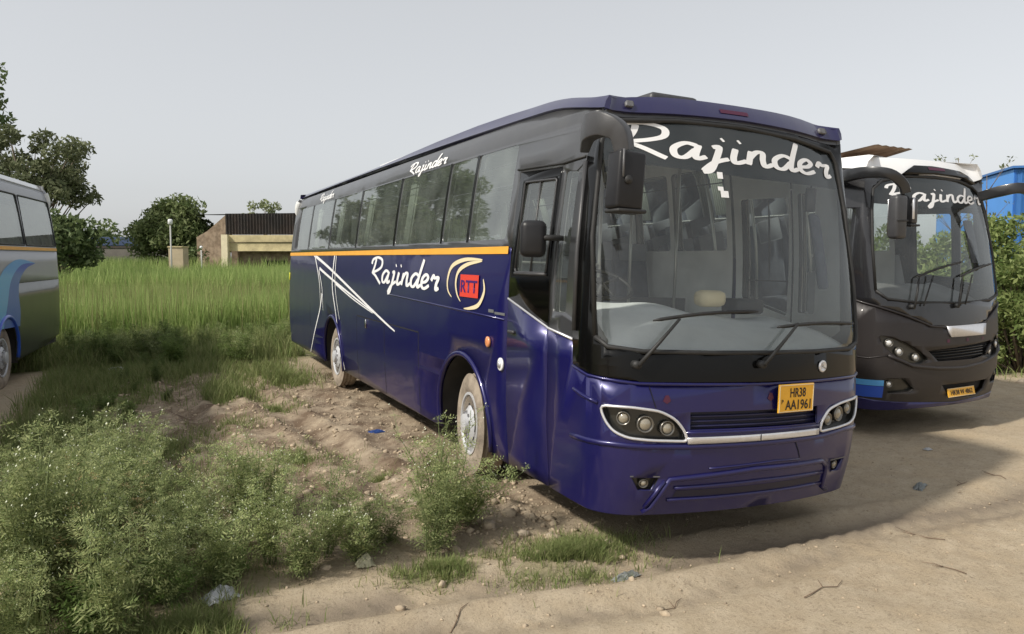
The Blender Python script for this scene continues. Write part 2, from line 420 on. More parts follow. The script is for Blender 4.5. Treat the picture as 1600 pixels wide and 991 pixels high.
    def ribbon(s, bm, pts, wd, off):
        """flat strip of vinyl along pts in (u,z), width wd (list or scalar)"""
        m = len(pts); ww = wd if isinstance(wd, list) else [wd] * m
        L = []
        for i, p in enumerate(pts):
            a = pts[max(i - 1, 0)]; c = pts[min(i + 1, m - 1)]
            dx, dz = c[0] - a[0], c[1] - a[1]; l = math.hypot(dx, dz) or 1
            nx, nz = -dz / l, dx / l
            L.append((bm.verts.new(s.S(p[0] + nx * ww[i] / 2, p[1] + nz * ww[i] / 2, off)), bm.verts.new(s.S(p[0] - nx * ww[i] / 2, p[1] - nz * ww[i] / 2, off))))
        for i in range(m - 1):
            bm.faces.new([L[i][1], L[i + 1][1], L[i + 1][0], L[i][0]])
def dens(pts, step):
    out = [pts[0]]
    for a, b in zip(pts, pts[1:]):
        d = math.hypot(b[0] - a[0], b[1] - a[1]); k = max(1, int(d / step))
        for i in range(1, k + 1): out.append((a[0] + (b[0] - a[0]) * i / k, a[1] + (b[1] - a[1]) * i / k))
    return out
def catmull(P, n=6):
    out = []
    for i in range(len(P) - 1):
        p0 = P[max(i - 1, 0)]; p1 = P[i]; p2 = P[i + 1]; p3 = P[min(i + 2, len(P) - 1)]
        for k in range(n):
            t = k / n
            out.append(tuple(0.5 * ((2 * p1[j]) + (-p0[j] + p2[j]) * t + (2 * p0[j] - 5 * p1[j] + 4 * p2[j] - p3[j]) * t * t + (-p0[j] + 3 * p1[j] - 3 * p2[j] + p3[j]) * t**3) for j in (0, 1)))
    out.append(P[-1]); return out
# brush-script strokes, em units: baseline 0, x-height 1
SCRIPT = {
 'R': (1.80, [[(0.62, 1.86), (0.46, 1.30), (0.10, 0.62)], [(-0.10, 1.42), (0.10, 1.80), (0.90, 1.98), (1.62, 1.78), (1.62, 1.28), (1.05, 0.96), (0.15, 0.72)], [(0.10, 0.72), (0.70, 0.48), (1.40, 0.02), (1.62, -0.12)]]),
 'a': (1.36, [[(1.05, 0.86), (0.60, 0.97), (0.14, 0.60), (0.16, 0.12), (0.52, 0.06), (0.98, 0.62)], [(1.12, 0.92), (0.94, 0.30), (1.00, 0.04), (1.36, 0.22)]]),
 'j': (0.92, [[(0.30, 0.86), (0.58, 0.92), (0.40, 0.20), (0.10, -0.62), (-0.22, -0.78)], [(-0.20, -0.70), (0.30, -0.10), (0.92, 0.22)], [(0.72, 1.40), (0.82, 1.46)]]),
 'i': (0.78, [[(0.36, 0.94), (0.20, 0.30), (0.30, 0.02), (0.78, 0.24)], [(0.52, 1.40), (0.62, 1.46)]]),
 'n': (1.24, [[(0.26, 0.92), (0.06, 0.02)], [(0.12, 0.40), (0.48, 0.88), (0.80, 0.90), (0.76, 0.40), (0.84, 0.03), (1.24, 0.24)]]),
 'd': (1.36, [[(1.02, 0.84), (0.60, 0.96), (0.14, 0.60), (0.16, 0.12), (0.52, 0.06), (0.98, 0.58)], [(1.52, 1.98), (1.16, 1.00), (0.96, 0.30), (1.02, 0.04), (1.36, 0.22)]]),
 'e': (1.02, [[(0.12, 0.40), (0.60, 0.50), (0.84, 0.78), (0.56, 0.97), (0.16, 0.66), (0.14, 0.18), (0.48, 0.01), (1.02, 0.26)]]),
 'r': (1.00, [[(0.20, 0.60), (0.42, 0.95), (0.56, 0.80), (0.98, 0.84), (0.80, 0.40), (0.80, 0.04), (1.10, 0.18)]]),
}
def script_text(B, name, m, parent, text, u0, z0, sx, sz, slope=0.0, pen=0.20, off=0.004, shear=0.0):
    bm = bmesh.new(); x = 0; k = 0
    for ch in text:
        adv, st = SCRIPT[ch]
        for s in st:
            pts = catmull(s, 6); m_ = len(pts)
            P = []; W = []
            # calligraphic pen: offsets are taken in the stretched frame so stems stay heavier than hairlines
            for i, (a, b) in enumerate(pts): P.append((x + a + shear * b, b))
            L = []
            for i, p in enumerate(P):
                a = P[max(i - 1, 0)]; c = P[min(i + 1, m_ - 1)]
                dx, dz = (c[0] - a[0]), (c[1] - a[1]); l = math.hypot(dx, dz) or 1
                nx, nz = -dz / l, dx / l
                wgt = pen * (0.75 + 0.35 * abs(nx)) * (0.8 if i in (0, m_ - 1) else 1.0)
                o2 = off + 0.00018 * k
                q = [(p[0] + nx * wgt / 2, p[1] + nz * wgt / 2), (p[0] - nx * wgt / 2, p[1] - nz * wgt / 2)]
                L.append([bm.verts.new(B.S(u0 + q_[0] * sx, z0 + q_[1] * sz + slope * q_[0] * sx, o2)) for q_ in q])
            for i in range(m_ - 1): bm.faces.new([L[i][1], L[i + 1][1], L[i + 1][0], L[i][0]])
            k += 1
        x += adv
    return obj(name, bm, m, parent, smooth=False)
def block_text(B, name, m, parent, text, u, z, h, wx, off):
    """upright block lettering laid on the coach surface; u,z = centre"""
    cu = bpy.data.curves.new('t', 'FONT'); cu.body = text; cu.align_x = 'CENTER'; cu.align_y = 'CENTER'; cu.size = 1.0; cu.resolution_u = 3; cu.offset = 0.02
    to = bpy.data.objects.new('t', cu); C.objects.link(to)
    me = bpy.data.meshes.new_from_object(to.evaluated_get(bpy.context.evaluated_depsgraph_get()))
    bpy.data.objects.remove(to)
    bm = bmesh.new(); bm.from_mesh(me); bpy.data.meshes.remove(me)
    x0 = min(v.co.x for v in bm.verts); x1 = max(v.co.x for v in bm.verts); y0 = min(v.co.y for v in bm.verts); y1 = max(v.co.y for v in bm.verts)
    for v in bm.verts:
        v.co = B.S(u + ((v.co.x - x0) / (x1 - x0) - .5) * wx, z + ((v.co.y - y0) / (y1 - y0) - .5) * h, off)
    return obj(name, bm, m, parent, smooth=False)

def arch_pts(uc, r, zb=0.33, n=16, zc=0.50):
    """wheel-arch cut in a bottom edge, going from low u to high u"""
    out = [(uc - r, zb)]
    for i in range(n + 1):
        t = pi - pi * i / n
        out.append((uc + r * cos(t), zc + r * sin(t)))
    out.append((uc + r, zb)); return out
def y2u(y): return -(UC + (y - YC))
def make_wheel(B, root, side, y, r=0.50, rimr=0.30, steer=0.0, name='wheel', xo=0.10):
    """side -1 / +1; a tyre with tread, a vented steel disc, hub cap, nuts"""
    x = side * (HW - xo); R = Matrix.Rotation(steer, 3, 'Z'); s = side
    t = bpy.data.objects.new(name, None); C.objects.link(t); t.parent = root; t.location = (x, y, r)
    bm = bmesh.new(); h = 0.14
    prof = [(-s * .27, rimr), (-s * .27, rimr + .05), (-s * .26, r - .06), (-s * .23, r - .012), (-s * .20, r)]
    for k, a in enumerate((-.17, -.15, -.11, -.09, -.05, -.03, 0.0)):
        prof.append((s * a, r if k % 2 == 0 else r - .018))
    prof += [(s * .0, r - .01), (s * .02, r - .05), (s * .03, rimr + .08), (s * .015, rimr + .03), (s * .0, rimr)]
    add_lathe(bm, prof, (0, 0, 0), 'X', 56, R)
    bmesh.ops.recalc_face_normals(bm, faces=bm.faces[:])
    obj('tyre', bm, M['tyre'], t)
    bm = bmesh.new()
    prof = [(s * .0, rimr + .012), (s * .018, rimr + .012), (s * .018, rimr - .012), (-s * .03, rimr - .03), (-s * .04, rimr - .075), (s * .0, rimr - .12), (s * .03, 0.14), (s * .035, 0.10), (s * .075, 0.095), (s * .085, 0.06), (s * .088, 0.0)]
    add_lathe(bm, prof, (0, 0, 0), 'X', 56, R)
    bmesh.ops.recalc_face_normals(bm, faces=bm.faces[:])
    rim = obj('rim', bm, M['wheel'], t)
    bm = bmesh.new()
    for k in range(10):     # dark vent slots
        a = 2 * pi * k / 10
        pts = []
        for j in range(5):
            q = a + 0.20 * (j / 4.0 - .5) * 1.7
            pts.append(q)
        rr0, rr1 = rimr - .115, rimr - .045
        v = []
        for q in pts: v.append((s * (.0), rr0 * cos(q + .12), rr0 * sin(q + .12)))
        for q in pts[::-1]: v.append((-s * (.026), rr1 * cos(q), rr1 * sin(q)))
        bm.faces.new([bm.verts.new(R @ (Vector(p) + Vector((s * .006, 0, 0)))) for p in v])
    obj('vent_slots', bm, M['dark'], rim, smooth=False)
    bm = bmesh.new()
    for k in range(10):
        a = 2 * pi * (k + .5) / 10
        add_lathe(bm, [(s * .02, .014), (s * .05, .014), (s * .052, .0)], R @ Vector((0, .118 * cos(a), .118 * sin(a))), 'X', 6, R)
    obj('wheel_nuts', bm, M['alu'], rim, smooth=False)
    return t

def roof_mesh(B, zt, ze, crown=0.09, off=0.02, umax=None):
    bm = bmesh.new()
    us = sorted(set([round(float(v), 4) for v in B.cuts(-B.UE, B.UE)] + [-B.UE, B.UE, 0.0] + [round(float(v), 4) for v in np.linspace(-3.5, 3.5, 45)]))
    rings = []
    for u in us:
        a = zt(u); e = ze(u); col = []
        col.append(B.S(u, a, -0.02)); col.append(B.S(u, a, off)); col.append(B.S(u, a + (e - a) * .5, off)); p = B.S(u, e, off * .6); col.append(p)
        sp = Vector((0, min(max(p.y, 1.1), B.L - 1.1), 0))
        for c in (.015, .04, .09, .17, .28, .42, .58, .78, 1.0):
            q = p.lerp(Vector((sp.x, sp.y, p.z)), c)
            q.z = p.z + crown * (1 - (1 - c) ** 1.7)
            # the front peak levels with the rest of the roof
            q.z += (3.47 - p.z) * c ** 1.6
            col.append(q)
        rings.append([bm.verts.new(q) for q in col])
    n = len(rings)
    for i in range(n - 1):
        for j in range(len(rings[0]) - 1):
            a = [rings[i][j], rings[i + 1][j], rings[i + 1][j + 1], rings[i][j + 1]]
            try: bm.faces.new(a)
            except ValueError: pass
    bmesh.ops.remove_doubles(bm, verts=bm.verts[:], dist=1e-4)
    bmesh.ops.recalc_face_normals(bm, faces=bm.faces[:])
    return bm
def rect(u0, z0, u1, z1): return [(u0, z0), (u1, z0), (u1, z1), (u0, z1)]
def rrect(pts, r=0.06, n=3):
    """round the corners of a polygon in (u,z)"""
    out = []; m = len(pts)
    for i in range(m):
        p = Vector(pts[i]); a = Vector(pts[i - 1]); c = Vector(pts[(i + 1) % m])
        ra = min(r, (a - p).length * .45, (c - p).length * .45)
        p0 = p + (a - p).normalized() * ra; p1 = p + (c - p).normalized() * ra
        for k in range(n + 1):
            t = k / n; q = p0.lerp(p, t).lerp(p.lerp(p1, t), t); out.append((q.x, q.y))
    return out
def ccw(pts):
    a = sum(pts[i - 1][0] * pts[i][1] - pts[i][0] * pts[i - 1][1] for i in range(len(pts)))
    return pts if a > 0 else pts[::-1]

def wiper(B, root, piv, elbow, tip0, tip1, off=0.05):
    bm = bmesh.new()
    P = B.S(*piv, .02); E = B.S(*elbow, off)
    add_lathe(bm, [(-.03, .03), (.03, .03), (.035, .015)], P, 'Y', 10)
    add_tube(bm, [P + Vector((0, -.03, 0)), P.lerp(E, .5) + Vector((0, -.02, 0)), E], [.016, .013, .010], 6)
    a = obj('wiper', bm, M['rubber'], root)
    bm = bmesh.new()
    n = 14; pts = [B.S(tip0[0] + (tip1[0] - tip0[0]) * i / n, tip0[1] + (tip1[1] - tip0[1]) * i / n + 0.02 * sin(pi * i / n), off * .5) for i in range(n + 1)]
    add_tube(bm, pts, [.006] + [.014] * (n - 1) + [.006], 6)
    obj('blade', bm, M['rubber'], a)

def make_interior(B, root, winloops, dash_m, dash_z=(1.82, 1.70), seats=True, lining='lining', dark='liningdark', door=None):
    # inner lining with the same openings, floor, ceiling
    L = B.L
    o = [(-B.UE + .02, 1.24), (-2.86, 1.24), (-2.86, 3.33), (-B.UE + .02, 3.33)]
    for sd_ in (1, -1):
        lps = [o] + winloops
        B.pobj('wall_lining', lps if sd_ == 1 else [[(-u, z) for u, z in lp][::-1] for lp in lps], M[lining], root, off=-.06)
    bm = bmesh.new(); add_box(bm, (0, L / 2 + .3, 1.23), (2 * HW - .16, L - 1.0, .04)); obj('cabin_floor', bm, M[dark], root, smooth=False)
    bm = bmesh.new(); add_box(bm, (0, L / 2 + .35, 3.36), (1.96, L - 1.9, .03)); obj('ceiling_lining', bm, M[lining], root, smooth=False)
    # low screen and rail behind the driver, posts by the entrance
    bm = bmesh.new(); add_box(bm, (-.62, 2.25, 1.52), (1.10, .035, .96)); obj('driver_screen', bm, M['greyplastic'], root, smooth=False)
    bm = bmesh.new(); add_box(bm, (.80, 2.55, 1.42), (.72, .035, .76)); obj('entrance_screen', bm, M['greyplastic'], root, smooth=False)
    for x_, y_ in ((.42, 2.52), (-.12, 2.25), (1.0, 2.52)):
        bm = bmesh.new(); add_tube(bm, [(x_, y_, 1.05), (x_, y_, 3.33)], .017, 8); obj('grab_pole', bm, M['pole'], root)
    bm = bmesh.new(); add_tube(bm, [(-1.10, 2.25, 2.12), (-.12, 2.25, 2.12)], .015, 6); obj('grab_rail', bm, M['pole'], root)
    for x_ in (-.75, .75):
        bm = bmesh.new(); add_box(bm, (x_, L / 2 + 1.6, 3.10), (.34, L - 4.4, .05), None, .015, 1); obj('luggage_rack', bm, M[dark], root, smooth=False)
    # dashboard with its cloth cover
    bm = bmesh.new(); n = 26; rows = []
    for i in range(n + 1):
        u = -1.36 + 2.6 * i / n
        k = 1 / (1 + math.exp((u + .15) * 7)); zt = dash_z[1] + (dash_z[0] - dash_z[1]) * k + .008 * sin(u * 9)
        a = B.S(u, 1.49, -.05); b_ = B.S(u, 1.56, -.16); row = [a, b_]
        for t in (.25, .5, .75, 1.0):
            q = Vector((b_.x * (1 - .06 * t), b_.y + .66 * t, 1.56 + (zt - 1.56) * (t ** .7))); row.append(q)
        q2 = row[-1] + Vector((0, .08, -.04)); row += [q2, Vector((q2.x, q2.y + .02, 1.05))]
        rows.append([bm.verts.new(p) for p in row])
    for i in range(n):
        for j in range(len(rows[0]) - 1): bm.faces.new([rows[i][j], rows[i + 1][j], rows[i + 1][j + 1], rows[i][j + 1]])
    obj('dashboard', bm, dash_m, root)
    # steering wheel, column
    bm = bmesh.new(); c = Vector((-.62, 1.36, 1.95)); Rm = Matrix.Rotation(radians(28), 3, 'X'); ring = []
    ring = [c + Rm @ Vector((.25 * cos(t), .25 * sin(t), 0)) for t in np.linspace(0, 2 * pi, 29)]
    add_tube(bm, ring, .016, 6, False)
    for t in (0.5, 2.6, 4.7): add_tube(bm, [c, c + Rm @ Vector((.245 * cos(t), .245 * sin(t), 0))], .014, 5)
    add_tube(bm, [c, c + Rm @ Vector((0, 0, -.5))], .035, 8)
    obj('steering_wheel', bm, M['rubber'], root)
    def seat(x, y, w=.46, h=.72, m='seat', z=1.25, name='seat'):
        s_ = bpy.data.objects.new(name, None); C.objects.link(s_); s_.parent = root; s_.location = (x, y, z)
        bm = bmesh.new(); add_box(bm, (0, 0, .42), (w, .46, .13), None, .04, 2); add_box(bm, (0, 0, .18), (w * .7, .3, .34)); obj('cushion', bm, M[m], s_)
        bm = bmesh.new(); add_box(bm, (0, .27, .76), (w, .13, h), Matrix.Rotation(radians(-12), 3, 'X'), .05, 2); obj('backrest', bm, M[m], s_)
        bm = bmesh.new(); add_box(bm, (0, .35, 1.04), (w * .8, .02, .20), Matrix.Rotation(radians(-12), 3, 'X'), .01, 1)
        for v in bm.verts: v.co.y -= .13
        obj('headrest_cover', bm, M['seatcover'], s_)
    seat(-.62, 1.62, .5, .62, z=1.05, name='driver_seat')
    if seats:
        y = 3.0
        while y < L - 1.2:
            for x in (-.92, -.46, .46, .92): seat(x, y)
            y += .95

def inner_mirror(B, root, u, z, w=.11, h=.2):
    bm = bmesh.new(); p = B.S(u, z, -.16); add_box(bm, p, (w, .03, h), None, .01, 1); add_tube(bm, [p + Vector((0, 0, h / 2)), B.S(u, z + .25, -.05)], .008, 5)
    obj('inner_mirror', bm, M['plastic'], root)

def shell_common(B, root, wheels_y, arch_m, arch_r=.68, under_z=.42):
    # arch liners, underbody, wheels
    bm = bmesh.new()
    for s in (-1, 1):
        for y in wheels_y:
            pr = [(y + arch_r * cos(t) * 1.02, .5 + arch_r * sin(t) * 1.02) for t in np.linspace(0, pi, 15)]
            pr = [(pr[0][0], .34)] + pr + [(pr[-1][0], .34)]
            a = [bm.verts.new((s * (HW - .035), p[0], p[1])) for p in pr]; b = [bm.verts.new((s * (HW - .62), p[0], p[1])) for p in pr]
            for i in range(len(pr) - 1): bm.faces.new([a[i], a[i + 1], b[i + 1], b[i]])
            bm.faces.new(b)
    objs('wheel_arch_liner', bm, M['under'], root)
    bm = bmesh.new(); ys = [.35] + sorted(wheels_y) + [B.L - .25]
    segs = [(.4, wheels_y[0] - arch_r - .02), (wheels_y[0] + arch_r + .02, wheels_y[1] - arch_r - .02), (wheels_y[1] + arch_r + .02, B.L - .2)]
    for a, b in segs: add_box(bm, (0, (a + b) / 2, .62), (2 * HW - .16, b - a, .40))
    add_box(bm, (0, B.L / 2, .66), (1.30, B.L - 1.0, .3))
    for y in wheels_y: add_tube(bm, [(-1.0, y, .5), (1.0, y, .5)], .08, 8)
    obj('underbody', bm, M['under'], root, smooth=False)
    for s in (-1, 1):
        make_wheel(B, root, s, wheels_y[0], steer=radians(-7)); make_wheel(B, root, s, wheels_y[1], steer=0)

def headlamp(B, root, poly, bulbs, frame_m=None, depth=.05, lens='lens', back='lamp_dark'):
    """poly (u,z) hole outline; recessed housing, rim, lamps, clear cover"""
    cx = sum(p[0] for p in poly) / len(poly)
    h = B.pobj('headlamp', [poly], M[back], root, off=-depth)
    bm = bmesh.new()
    n = len(poly)
    A = [bm.verts.new(B.S(u, z, .002)) for u, z in poly]; D = [bm.verts.new(B.S(u, z, -depth)) for u, z in poly]
    for i in range(n): bm.faces.new([A[i], A[(i + 1) % n], D[(i + 1) % n], D[i]])
    obj('lamp_recess', bm, M[back], h)
    if frame_m:
        bm = bmesh.new(); pp = [B.S(u, z, .006) for u, z in poly + [poly[0]]]
        add_tube(bm, pp, .0105, 8, False); obj('lamp_rim', bm, frame_m, h)
    for (u, z, r) in bulbs:
        bm = bmesh.new(); c = B.S(u, z, -depth + .012); nrm = (B.S(u, z, .1) - B.S(u, z, 0)).normalized()
        Rm = nrm.to_track_quat('Z', 'Y').to_matrix()
        add_lathe(bm, [(0, r), (.025, r), (.028, r * .86), (.012, r * .8)], c, 'Z', 20, Rm); obj('bezel', bm, M['bezel'], h)
        bm = bmesh.new(); add_lathe(bm, [(.010, r * .8), (.022, r * .6), (.030, r * .3), (.032, 0.0)], c, 'Z', 20, Rm); obj('bulb_lens', bm, M[lens], h)
    return h

# ================================================================ blue coach
def blue_coach():
    B = Body(13.05)
    root = thing('coach_bus', 'dark blue coach with black window band and white Rajinder lettering, nearest the camera', 'bus', (0, 0, 0), (0, radians(2.0), 0))
    UE = B.UE
    WY = (2.86, 8.72); AR = .68
    au = [y2u(y) for y in WY]
    body = bmesh.new()
    for s in (1, -1):
        lo = [(-UE, .36)] + arch_pts(au[1], AR, .34, zc=.49) + arch_pts(au[0], AR, .34, zc=.52) + [(-2.808, .34), (-2.808, 2.238), (-UE, 2.238)]
        loops = [lo] if s == 1 else [[(-u, z) for u, z in lo][::-1]]
        B.panel(body, loops, 0, .03)
    HLl = [(-1.33, 1.12), (-1.10, 1.125), (-.90, 1.10), (-.78, 1.04), (-.71, .95), (-.69, .885), (-.95, .895), (-1.13, .91), (-1.23, .95), (-1.29, 1.02)]
    HLr = [(.55, .885), (.57, .96), (.66, 1.05), (.82, 1.085), (1.00, 1.10), (1.17, 1.11), (1.14, 1.02), (1.08, .95), (.98, .91), (.80, .895)]
    HLl = rrect(HLl, .05, 3); HLr = rrect(HLr, .05, 3)
    grille = [(-.67, .965), (.52, .955), (.52, 1.085), (-.67, 1.09)]
    fogL = [(-1.09, .625), (-.89, .625), (-.93, .53), (-1.03, .53)]; fogR = [(.76, .625), (.96, .625), (.90, .53), (.80, .53)]
    air = [(-.70, .47), (.62, .47), (.60, .535), (-.68, .535)]
    f = [(-2.052, .34), (-1.4, .335), (0, .345), (1.4, .335), (2.052, .34), (2.052, 1.598), (1.66, 1.55), (1.64, 1.37), (1.40, 1.315), (1.05, 1.29), (0, 1.285), (-1.05, 1.30), (-1.46, 1.33), (-1.64, 1.37), (-1.66, 1.55), (-2.052, 1.598)]
    B.panel(body, [f, HLl, HLr, grille, fogL, fogR], 0, .03)
    obj('body', body, M['blue'], root)
    # doors, both sides
    for s in (1, -1):
        mm = lambda lp: lp if s == 1 else [(-u, z) for u, z in lp][::-1]
        d = B.pobj('door', [mm([(-2.80, .345), (-2.062, .345), (-2.062, 1.605), (-2.80, 1.79)])], M['blue'], root, off=.003, th=.035)
        dg = rrect([(-2.69, 2.03), (-2.13, 2.03), (-2.11, 2.77), (-2.68, 2.79)] if s == 1 else [(-2.72, 1.84), (-2.12, 1.70), (-2.10, 2.79), (-2.72, 2.81)], .03)
        B.pobj('door_frame', [mm([(-2.80, 1.80), (-2.062, 1.615), (-2.062, 2.85), (-2.80, 2.88)]), mm(dg)], M['mask'], d, off=.003, th=.035)
        B.pobj('door_window', [mm(dg)], M['clear'], d, off=-.006)
        bm = bmesh.new(); B.ridge(bm, [(s * -2.41, 2.03), (s * -2.40, 2.78)], .010, .002); B.ridge(bm, [(s * -2.70, 2.02), (s * -2.12, 2.02)], .014, .004)
        gp = dg + [dg[0]]; B.ridge(bm, [(s * u, z) for u, z in gp], .010, .006); obj('window_seal', bm, M['plastic'], d)
        bm = bmesh.new(); B.ridge(bm, [(s * -2.80, 1.80), (s * -2.062, 1.612), (s * -2.052, 1.606), (s * -1.66, 1.555)], .010, .004); objs('beltline_trim', bm, M['silver'], root)
        bm = bmesh.new(); add_box(bm, B.S(s * -2.68, 1.52, .02), (.03, .12, .03), None, .008, 1); obj('door_handle', bm, M['plastic'], d)
    # black upper band with every opening
    wins = [(-3.80, -2.94), (-4.55, -3.88), (-6.28, -4.63), (-8.24, -6.38), (-10.12, -8.34), (-11.95, -10.22), (-13.2, -12.05)]
    holes = [rrect([(a, 2.315), (b, 2.315), (b, 3.15), (a, 3.15)], .05) for a, b in wins]
    quart = rrect([(-1.985, 1.74), (-1.79, 1.74), (-1.79, 2.80), (-1.985, 2.82)], .03)
    ws = [(-1.38, 1.60), (-1.27, 1.535), (-1.02, 1.512), (-.5, 1.505), (0, 1.502), (.5, 1.50), (.98, 1.505), (1.12, 1.545), (1.17, 1.62), (1.17, 2.0), (1.18, 2.6), (1.19, 3.02), (1.10, 3.11), (.6, 3.165), (0, 3.19), (-.6, 3.185), (-1.15, 3.15), (-1.40, 3.10), (-1.50, 2.98), (-1.45, 2.3)]
    TOPF, TOPS = 3.225, 3.37
    ZT = [(0, 3.238), (.6, 3.228), (1.1, 3.21), (1.5, 3.222), (1.9, 3.285), (2.3, 3.345), (2.7, 3.366), (20, 3.366)]
    top_ = [(u, interp(abs(u), ZT) + .003) for u in [3.2, 2.7, 2.5, 2.3, 2.1, 1.9, 1.7, 1.5, 1.3, 1.1, .85, .6, .3, 0, -.3, -.6, -.85, -1.1, -1.3, -1.5, -1.7, -1.9, -2.1, -2.3, -2.5, -2.7, -3.2]]
    outer = [(-UE, 2.24), (-2.805, 2.24), (-2.805, 2.89), (-2.055, 2.86), (-2.055, 1.60), (-1.663, 1.553), (-1.643, 1.373), (-1.46, 1.333), (-1.05, 1.303), (0, 1.288), (1.05, 1.293), (1.40, 1.318), (1.643, 1.373), (1.663, 1.553), (2.055, 1.60), (2.055, 2.86), (2.805, 2.89), (2.805, 2.24), (UE, 2.24), (UE, TOPS), *top_, (-UE, TOPS)]
    mir = lambda L: [[(-u, z) for u, z in h][::-1] for h in L]
    rw = rrect([(-UE + .01 + .25, 2.4), (-UE + 1.1, 2.4), (-UE + 1.1, 3.1), (-UE + .26, 3.1)], .05)
    bm = bmesh.new(); B.panel(bm, [outer] + holes + mir(holes) + [quart] + mir([quart]) + [ws], 0, .035)
    obj('window_band', bm, M['black'], root)
    bm = bmesh.new()
    fm = [(-1.643, 1.373), (-1.46, 1.333), (-1.05, 1.303), (0, 1.288), (1.05, 1.293), (1.40, 1.318), (1.643, 1.373), (1.663, 1.553), (1.70, 2.9), (1.62, 3.195), (1.3, 3.178), (1.1, 3.176), (.6, 3.206), (0, 3.212), (-.6, 3.206), (-1.1, 3.176), (-1.3, 3.178), (-1.62, 3.195), (-1.70, 2.9), (-1.663, 1.553)]
    B.panel(bm, [fm, ws], .003, .004); obj('windscreen_surround', bm, M['mask'], root)
    for s in (1, -1):
        for h in holes:
            hh = h if s == 1 else [(-u, z) for u, z in h][::-1]
            o = B.pobj('side_window', [hh], M['side'], root, off=-.004)
            bm = bmesh.new(); a = sum(p[0] for p in hh) / len(hh); wdt = max(p[0] for p in hh) - min(p[0] for p in hh)
            B.ridge(bm, [(min(p[0] for p in hh), 3.0), (max(p[0] for p in hh), 3.0)], .006, -.03)
            obj('sash', bm, M['rubber'], o)
            if wdt > 1.2:
                bm = bmesh.new(); cu = max(hh, key=lambda p: abs(p[0]))[0]; cs = 1 if cu < 0 else -1
                for k in range(10):
                    u0 = cu + cs * (.02 + .022 * k); add_tube(bm, [B.S(u0, 2.34, -.11 - .02 * (k % 2)), B.S(u0 + cs * .02, 3.12, -.11 - .02 * (k % 2))], .016, 5)
                obj('curtain', bm, M['curtain'], o)
        q = quart if s == 1 else [(-u, z) for u, z in quart][::-1]
        B.pobj('quarter_window', [q], M['clear'], root, off=-.006)
    for s in (1, -1):
        for (a0, b0), (a1, b1) in zip(wins, wins[1:]):
            u0, u1 = s * (a0 - .012), s * (b1 + .012); B.pobj('window_pillar', [ccw(rect(min(u0, u1), 2.30, max(u0, u1), 3.155))], M['mask'], root, off=.004)
    g = B.pobj('windscreen', [ws], M['ws'], root, off=-.006)
    bm = bmesh.new(); B.ridge(bm, ws + [ws[0]], .018, .002, 8); obj('windscreen_seal', bm, M['rubber'], g)
    strip = [(-1.44, 2.86), (-.9, 2.84), (0, 2.80), (.6, 2.80), (1.17, 2.80), (1.18, 3.02), (1.09, 3.11), (.6, 3.155), (0, 3.18), (-.6, 3.175), (-1.14, 3.14), (-1.39, 3.09), (-1.49, 2.97)]
    B.pobj('sun_strip', [strip], M['tint'], g, off=-.014)
    script_text(B, 'lettering', M['white'], g, 'Rajinder', -1.09, 2.915, .222, .120, -.014, .265, -.004)
    # small stickers on the glass
    bm = bmesh.new()
    for (a, b, w_, h_) in ((-.32, 2.77, .05, .05), (-.33, 2.68, .05, .03), (-.31, 2.63, .07, .05)): B.panel(bm, [rect(a, b, a + w_, b + h_)], .001)
    objs('sticker', bm, M['white'], g)
    # polished A pillar edge
    bm = bmesh.new(); B.ridge(bm, [(-1.64, 1.62), (-1.66, 2.2), (-1.70, 2.86)], .020, .006, 8); B.ridge(bm, [(1.64, 1.62), (1.66, 2.2), (1.70, 2.86)], .020, .006, 8)
    objs('pillar_moulding', bm, M['plastic'], root)
    bm = bmesh.new(); B.ridge(bm, dens([(-2.87, 2.915), (-2.05, 2.885), (-1.72, 2.90)], .15), .010, .004); objs('drip_rail', bm, M['rubber'], root)
    # roof
    def zt(u):
        a = abs(u)
        return interp(a, ZT)
    def ze(u):
        a = abs(u); return interp(a, [(0, 3.365), (.7, 3.36), (1.25, 3.315), (1.6, 3.32), (2.3, 3.435), (2.7, 3.475), (9, 3.475)])
    roof = obj('roof', roof_mesh(B, zt, ze, .05, .022), M['bluecap'], root)
    for u in (-1.02, 1.02):
        bm = bmesh.new(); B.panel(bm, [rrect(rect(u - .06, 3.245, u + .06, 3.285), .015)], .045, .03); obj('marker_lamp', bm, M['greyplastic'], roof)
    bm = bmesh.new(); B.panel(bm, [rect(-.20, 3.275, .08, 3.305)], .026); obj('roof_lettering', bm, M['darkred'], roof)
    bm = bmesh.new(); add_box(bm, (.15, 1.9, 3.60), (.52, .8, .12), None, .04, 2); obj('roof_hatch', bm, M['plastic'], roof)
    bm = bmesh.new(); add_box(bm, (0, 7.0, 3.58), (1.5, 2.0, .14), None, .05, 2); obj('air_conditioner', bm, M['whitepaint'], roof)
    # stripes and script on the flank
    for s in (1, -1):
        st = rect(-UE, 2.185, -2.85, 2.25)
        if s == -1: st = [(-u, z) for u, z in st][::-1]
        B.pobj('yellow_stripe', [st], M['yellow'], root, off=.010)
    L = [[(-11.35, 2.20), (-9.81, 1.94), (-6.94, 1.38), (-6.12, 1.23)], [(-10.8, 1.96), (-9.89, 1.81), (-8.28, 1.57), (-7.1, 1.40)], [(-9.47, 1.72), (-8.28, 1.53), (-7.16, 1.39)],
         [(-9.62, 2.20), (-9.71, 1.7), (-9.40, 1.21), (-8.94, .37)], [(-9.50, 2.18), (-9.50, 1.7), (-9.15, 1.16)], [(-11.25, 2.20), (-10.78, 1.75), (-10.62, 1.33)], [(-10.5, 1.52), (-10.75, 1.15), (-11.71, .36)], [(-10.82, 1.93), (-10.5, 1.6), (-10.40, 1.23)]]
    W_ = [.045, .04, .022, .05, .03, .04, .05, .03]
    bm = bmesh.new()
